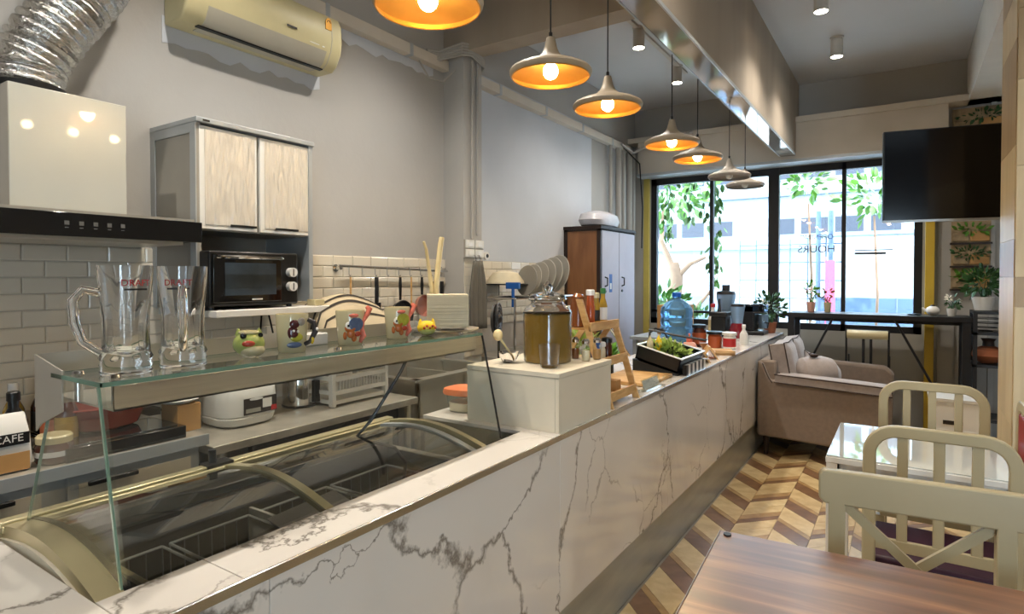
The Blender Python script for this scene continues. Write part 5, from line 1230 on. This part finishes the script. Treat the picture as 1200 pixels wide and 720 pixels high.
part('body', MB().lathe([(.05, 0), (.09, .02), (.125, .07), (.11, .12), (.05, .15)], 26), 'terracotta', un); part('neck', MB().lathe([(.045, .148), (.04, .19), (.055, .215)], 20), 'darkwood', un)
# planted stone panels on the window wall
def stone_panel(nm, lab, x, z, w, h, nrow):
    t = thing(nm, lab, 'wall panel', (x, YF-.035, z)); part('backing', B(0, w, 0, .034, 0, h), 'stonepic', t)
    for k in range(nrow):
        zz = h*k/nrow
        part('ledge', B(-.01, w+.01, -.03, 0, zz, zz+.018), 'darkwood', t)
        part('stone', B(.01, w*.45, -.015, 0, zz+.03, zz+h/nrow*.5), 'stonepic', t, bevel=.008); part('stone', B(w*.48, w-.01, -.012, 0, zz+.03, zz+h/nrow*.55), 'cardboard', t, bevel=.008)
        part('foliage', MB().leaves((w/2, -.025, zz+h/nrow*.65), 1, 60, .05, (w*.45, .02, h/nrow*.22)), 'leaf_d' if k % 2 else 'leaf', t, kind='stuff')
stone_panel('vertical_garden', 'stone and moss vertical garden panel right of the yellow pole', .37, 1.37, .30, .66, 3)
stone_panel('vertical_garden', 'upper stone and moss garden panel above the television', .37, 2.62, .45, .48, 2)
wcab = thing('white_side_cabinet', 'small white cabinet with dark slot behind the far white chair', 'cabinet', (.17, 5.5, 0))
part('body', B(0, .30, 0, .34, .03, .57), 'whitegloss', wcab, bevel=.004); part('top_board', B(-.01, .31, -.01, .35, .57, .59), 'whitegloss', wcab); part('slot', B(.08, .2, -.004, 0, .40, .43), 'darkprint', wcab); part('door', B(.02, .28, -.006, 0, .06, .36), 'white', wcab)

# ================================================================ TABLES AND CHAIRS
ft = thing('walnut_table', 'walnut-look laminate table in the right foreground', 'table', (-.449, 1.806, 0), math.radians(3.6))
part('table_top', B(0, 1.3, -.80, 0, .728, .752), 'woodtop', ft, bevel=.004, seg=3); part('edge_band', B(-.0015, 0, -.80, 0, .729, .751), 'alu', ft)
part('corner_cap', MB().cyl((.025, -.028, .752), (.025, -.028, .756), .011, n=16), 'black', ft)
part('apron', B(.06, 1.24, -.74, -.06, .66, .727), 'chair', ft)
for x in (.06, 1.18):
    for y in (-.12, -.74): part('leg', B(x, x+.06, y, y+.06, 0, .66), 'chair', ft)
wtb = thing('white_gloss_table', 'white gloss table reflecting the window, between the cream chairs', 'table', (-.27, 2.80, 0))
part('table_top', B(0, .645, 0, .67, .725, .75), 'whitegloss', wtb, bevel=.003); part('glass_sheet', B(.004, .641, .004, .666, .7505, .756), mat('white glass sheet', 'dfe3e2', .03, spec=1.0, coat=1.0, vary=0.01), wtb)
part('apron', MB().bx(.03, .615, .03, .05, .65, .725).bx(.03, .615, .62, .64, .65, .725).bx(.03, .05, .03, .64, .65, .725).bx(.595, .615, .03, .64, .65, .725), 'white', wtb)
for x in (.003, .602):
    for y in (.003, .627): part('leg', B(x, x+.04, y, y+.04, 0, .725), 'white', wtb)
def round_chair(label, loc, rz, cush='maroon', grp='cream slat back chairs'):
    t = thing('slat_back_chair', label, 'chair', loc, rz, grp)    # back plane at y=0, faces +y
    w = .205; h = .955; r = .085
    pts = [(-w, 0, 0), (-w, 0, .45)] + [(-w, 0, h-r)] + [(-w+r-r*math.cos(a), 0, h-r+r*math.sin(a)) for a in [PI/2*i/6 for i in range(1, 7)]] + [(w-r+r*math.sin(a), 0, h-r+r*math.cos(a)) for a in [PI/2*i/6 for i in range(0, 7)]] + [(w, 0, .45), (w, 0, 0)]
    mb = MB(); hw = .021; dp = .014
    P = [Vector(p) for p in pts]; ring = []
    for i, p in enumerate(P):
        tdir = (P[min(i+1, len(P)-1)] - P[max(i-1, 0)]).normalized(); nrm = Vector((-tdir.z, 0, tdir.x))
        ring.append([p+nrm*hw+Vector((0, -dp, 0)), p+nrm*hw+Vector((0, dp, 0)), p-nrm*hw+Vector((0, dp, 0)), p-nrm*hw+Vector((0, -dp, 0))])
    for q in ring: mb.v += [tuple(v) for v in q]
    for i in range(len(ring)-1):
        for j in range(4): mb.f.append((i*4+j, i*4+(j+1) % 4, (i+1)*4+(j+1) % 4, (i+1)*4+j))
    mb.f += [(3, 2, 1, 0), tuple(len(mb.v)-4+k for k in range(4))]
    part('back_frame', mb, 'chair', t, bevel=.005, ang=30)
    for x in (-.105, 0, .105): part('slat', B(x-.0165, x+.0165, -.008, .008, .55, h-.015), 'chair', t, bevel=.003)
    part('lower_rail', B(-w+.02, w-.02, -.010, .010, .53, .57), 'chair', t, bevel=.003)
    part('seat_frame', B(-w, w, -.0, .41, .41, .45), 'chair', t, bevel=.006)
    part('seat_cushion', B(-w, w, .02, .40, .45, .49), cush, t, bevel=.015, seg=3)
    for x in (-w, w): part('front_leg', B(x-.019, x+.019, .365, .405, 0, .41), 'chair', t, bevel=.003)
    part('stretcher', MB().bx(-w, w, .37, .39, .18, .21).bx(-w-.01, -w+.01, 0, .38, .18, .21).bx(w-.01, w+.01, 0, .38, .18, .21), 'chair', t)
    return t
round_chair('cream slat back chair with maroon seat, nearer side of white table', (.105, 2.50, 0), 0)
round_chair('cream slat back chair on the far side of the white table', (.12, 3.60, 0), PI)
# X back chair
xc = thing('cross_back_chair', 'cream cross-back chair tucked under the walnut table', 'chair', (.035, 2.015, 0), math.radians(5) + PI)   # faces -y
w = .215
part('top_rail', MB().prism([(-w-.03, .845), (-w-.03, .915), (-w-.02, .93), (w+.02, .93), (w+.03, .915), (w+.03, .845), (w+.015, .83), (-w-.015, .83)], 'y', -.016, .018), 'chair', xc, bevel=.006, seg=3)
for x in (-.197, .197): part('rear_leg', B(x-.022, x+.022, -.018, .018, 0, .84), 'chair', xc, bevel=.004)
part('brace', MB().add([(-w+.02, -.010, .83), (-w+.06, -.010, .83), (w-.02, -.010, .52), (w-.06, -.010, .52), (-w+.02, .004, .83), (-w+.06, .004, .83), (w-.02, .004, .52), (w-.06, .004, .52)], [(0,1,2,3),(7,6,5,4),(0,4,5,1),(1,5,6,2),(2,6,7,3),(3,7,4,0)]), 'chair', xc)
part('brace', MB().add([(w-.02, -.006, .83), (w-.06, -.006, .83), (-w+.02, -.006, .52), (-w+.06, -.006, .52), (w-.02, .009, .83), (w-.06, .009, .83), (-w+.02, .009, .52), (-w+.06, .009, .52)], [(0,1,2,3),(7,6,5,4),(0,4,5,1),(1,5,6,2),(2,6,7,3),(3,7,4,0)]), 'chair', xc)
part('lower_rail', B(-w+.02, w-.02, -.012, .012, .50, .535), 'chair', xc)
part('seat', B(-w-.01, w+.01, .0, .40, .42, .455), 'chair', xc, bevel=.006)
for x in (-w, w): part('front_leg', B(x-.02, x+.02, .36, .40, 0, .42), 'chair', xc, bevel=.003)
# red-backed chair at right edge
rcx = round_chair('cream framed chair with red back pad at the right edge', (.425, 3.16, 0), -PI/2, 'red', 'cream slat back chairs')
part('back_pad', B(-.165, .165, -.012, .02, .58, .92), 'red', rcx, bevel=.012)

# ================================================================ OUTSIDE
struct('ground_outside', B(-40, 40, YF+.15, 60, -.35, -.25), 'asphalt')
fc = thing('white_building', 'white building with rows of blue grey windows across the street', 'building', (0, 22, -.25))
part('wall', B(-30, 30, 0, 4, 0, 14), 'out_wall', fc)
for x in range(-26, 12, 1):
    if x % 5 in (0,): continue
    for z in (3.15, 5.0, 6.8):
        f_ = part('window', B(x+.05, x+.95, -.04, .0, z, z+.62), 'out_grey', fc); part('pane', B(x+.1, x+.9, -.05, -.04, z+.05, z+.57), 'out_win', f_)
for z in (2.7, 4.45, 6.2): part('ledge', B(-30, 30, -.5, 0, z, z+.12), 'out_grey', fc)
part('balcony_screen', B(-13, -6, -.3, -.1, 5.4, 7.2), 'out_cyan', fc)
vn = thing('white_van', 'white box van with pale blue lower band parked outside', 'van', (-.3, 11.0, -.25))
part('box_body', B(-.9, 3.5, 0, 2.0, .55, 2.45), 'out_wall', vn, bevel=.03); part('lower_band', B(-.9, 3.5, -.02, 0, .7, 1.42), 'out_blue', vn)
for x in (.2, 1.1, 2.2): part('door_seam', B(x, x+.012, -.03, -.02, .6, 2.4), 'out_grey', vn)
for x in (0, 2.6): part('wheel', MB().cyl((x, -.02, .38), (x, .2, .38), .38, n=24), 'black', vn)
part('roof_edge', B(-.92, 3.52, -.03, 2.02, 2.42, 2.48), 'out_grey', vn)
gt = thing('metal_grid_gate', 'pale blue metal grid fence standing in the street', 'fence', (-2.25, 10.2, -.25))
for k in range(7): part('upright', MB().cyl((.25*k, 0, 0), (.25*k, 0, 2.35), .012, n=6), 'out_blue', gt)
for k in range(8): part('crossbar', MB().cyl((0, 0, .3+.28*k), (1.5, 0, .3+.28*k), .012, n=6), 'out_blue', gt)
for x in (1.15, 1.32): part('post', MB().cyl((x, -.05, 0), (x, -.05, 2.75), .035, n=10), 'out_blue', gt)
single('red_street_banner', B(-.06, .06, -.01, .01, 1.2, 2.0).bx(-.07, -.055, -.012, .012, 0, 2.05), mat('pink banner', 'd24a72', .7), 'pink red banner strip hanging beside the street posts', 'banner', (-.92, 10.0, -.25))
aw = thing('blue_awning', 'small bright blue awning across the street at left', 'awning', (-6.8, 14.5, 1.75))
part('canopy', MB().prism([(0, 0), (.9, 0), (.75, .75), (.1, .75)], 'y', -.05, .3), 'bluep', aw); part('post', MB().cyl((.05, 0, -2.0), (.05, 0, .1), .04, n=8), 'out_blue', aw)
car = thing('parked_car', 'pale silver car parked outside behind the counter machines', 'car', (-4.6, 11.6, -.25))
part('body', MB().prism([(-1.6, .3), (2.2, .3), (2.25, .75), (1.6, .92), (1.0, 1.35), (-.6, 1.38), (-1.3, .95), (-1.65, .8)], 'y', 0, 1.6), 'out_blue', car, bevel=.08, seg=3)
part('side_window', MB().prism([(-.9, .95), (1.25, .92), (.85, 1.27), (-.5, 1.3)], 'y', -.02, .0), 'out_win', car)
for x in (-1.0, 1.4): part('wheel', MB().cyl((x, -.03, .3), (x, .2, .3), .3, n=20), 'black', car)
struct('eave', B(-4, 3, YF+.15, YF+.80, 3.08, 3.2), 'out_wall')
# pale trunk tree right outside the glass
tr_ = thing('frangipani_tree', 'pale trunked tree with bare branches outside the left window', 'tree', (-2.95, 9.0, -.25))
part('trunk', MB().tube([(0, 0, 0), (0, 0, 1.2), (.03, 0, 1.75), (-.03, .05, 1.95)], [.13, .12, .11, .09], 12), 'bark', tr_)
part('branch', MB().tube([(0, 0, 1.7), (.25, 0, 1.95), (.45, .1, 2.05)], [.05, .035, .02], 8).tube([(0, 0, 1.2), (.35, 0, 1.3), (.6, 0, 1.6)], [.04, .035, .02], 8).tube([(-.02, 0, 1.9), (-.2, 0, 2.3), (-.2, .1, 2.9)], [.05, .04, .02], 8), 'bark', tr_)
part('foliage', MB().leaves((-.1, 0, 3.1), .7, 160, .22, (1.1, .8, .6)), 'leaf_l', tr_, kind='stuff')
def vine(lab, x, y, z0, z1, n, wd):
    t = thing('hanging_vine', lab, 'vine', (x, y, z1))
    part('stem', MB().tube([(0, 0, .3), (.02, 0, -.2), (-.02, 0, (z0-z1)*.6), (.0, 0, z0-z1)], .006, 6), 'leaf_d', t)
    mb = MB()
    for _ in range(n):
        u = random.random()**.8; p = (random.gauss(0, wd*.5*(1-.5*u)), random.gauss(0, .05), (z0-z1)*u)
        mb.leaf(p, (random.uniform(-.6, .6), random.uniform(-.3, .3), -1), .10*random.uniform(.7, 1.3))
    part('foliage', mb, 'leaf_l', t, kind='stuff')
vine('green vine hanging outside at the left edge of the window', -2.62, 7.75, 1.95, 2.8, 70, .16)
vine('long green vine hanging behind the first mullion', -2.02, 7.7, 1.45, 2.85, 110, .18)
vine('green vine hanging left of the two unlit lamps', -2.38, 7.9, 2.25, 2.8, 30, .14)
def twig_tree(lab, loc, R_, n, ls):
    t = thing('street_tree', lab, 'tree', loc); part('trunk', MB().tube([(0, 0, 0), (.05, 0, 1.5), (0, 0, 2.6)], [.02, .018, .012], 8), 'bark', t)
    part('foliage', MB().leaves((0, 0, 2.9), R_, n, ls, (1, .6, .9)), 'leaf_l', t, kind='stuff')
twig_tree('leafy tree top outside the third pane', (-1.1, 9.0, -.10), .26, 70, .14)
twig_tree('leafy tree outside beside the television edge', (-.36, 9.7, -.25), .42, 120, .15)
plant('ground_plant', 'leafy green plant outside the left window behind the water bottle', (-2.7, 7.75, .55), 'terracotta', .14, .25, 'leaf_l', .35, 200, .14)
plant('ground_plant', 'low bright green bush outside beside the pale trunk', (-2.2, 7.8, .45), 'terracotta', .14, .25, 'leaf_l', .25, 140, .12)
for nm, lab, x in (('plant_bench', 'grey ledge outside under the left window plants', -2.45),):
    single(nm, B(-.6, .6, -.25, .25, -.25, .44), 'out_grey', lab, 'ledge', (x, 7.8, 0))
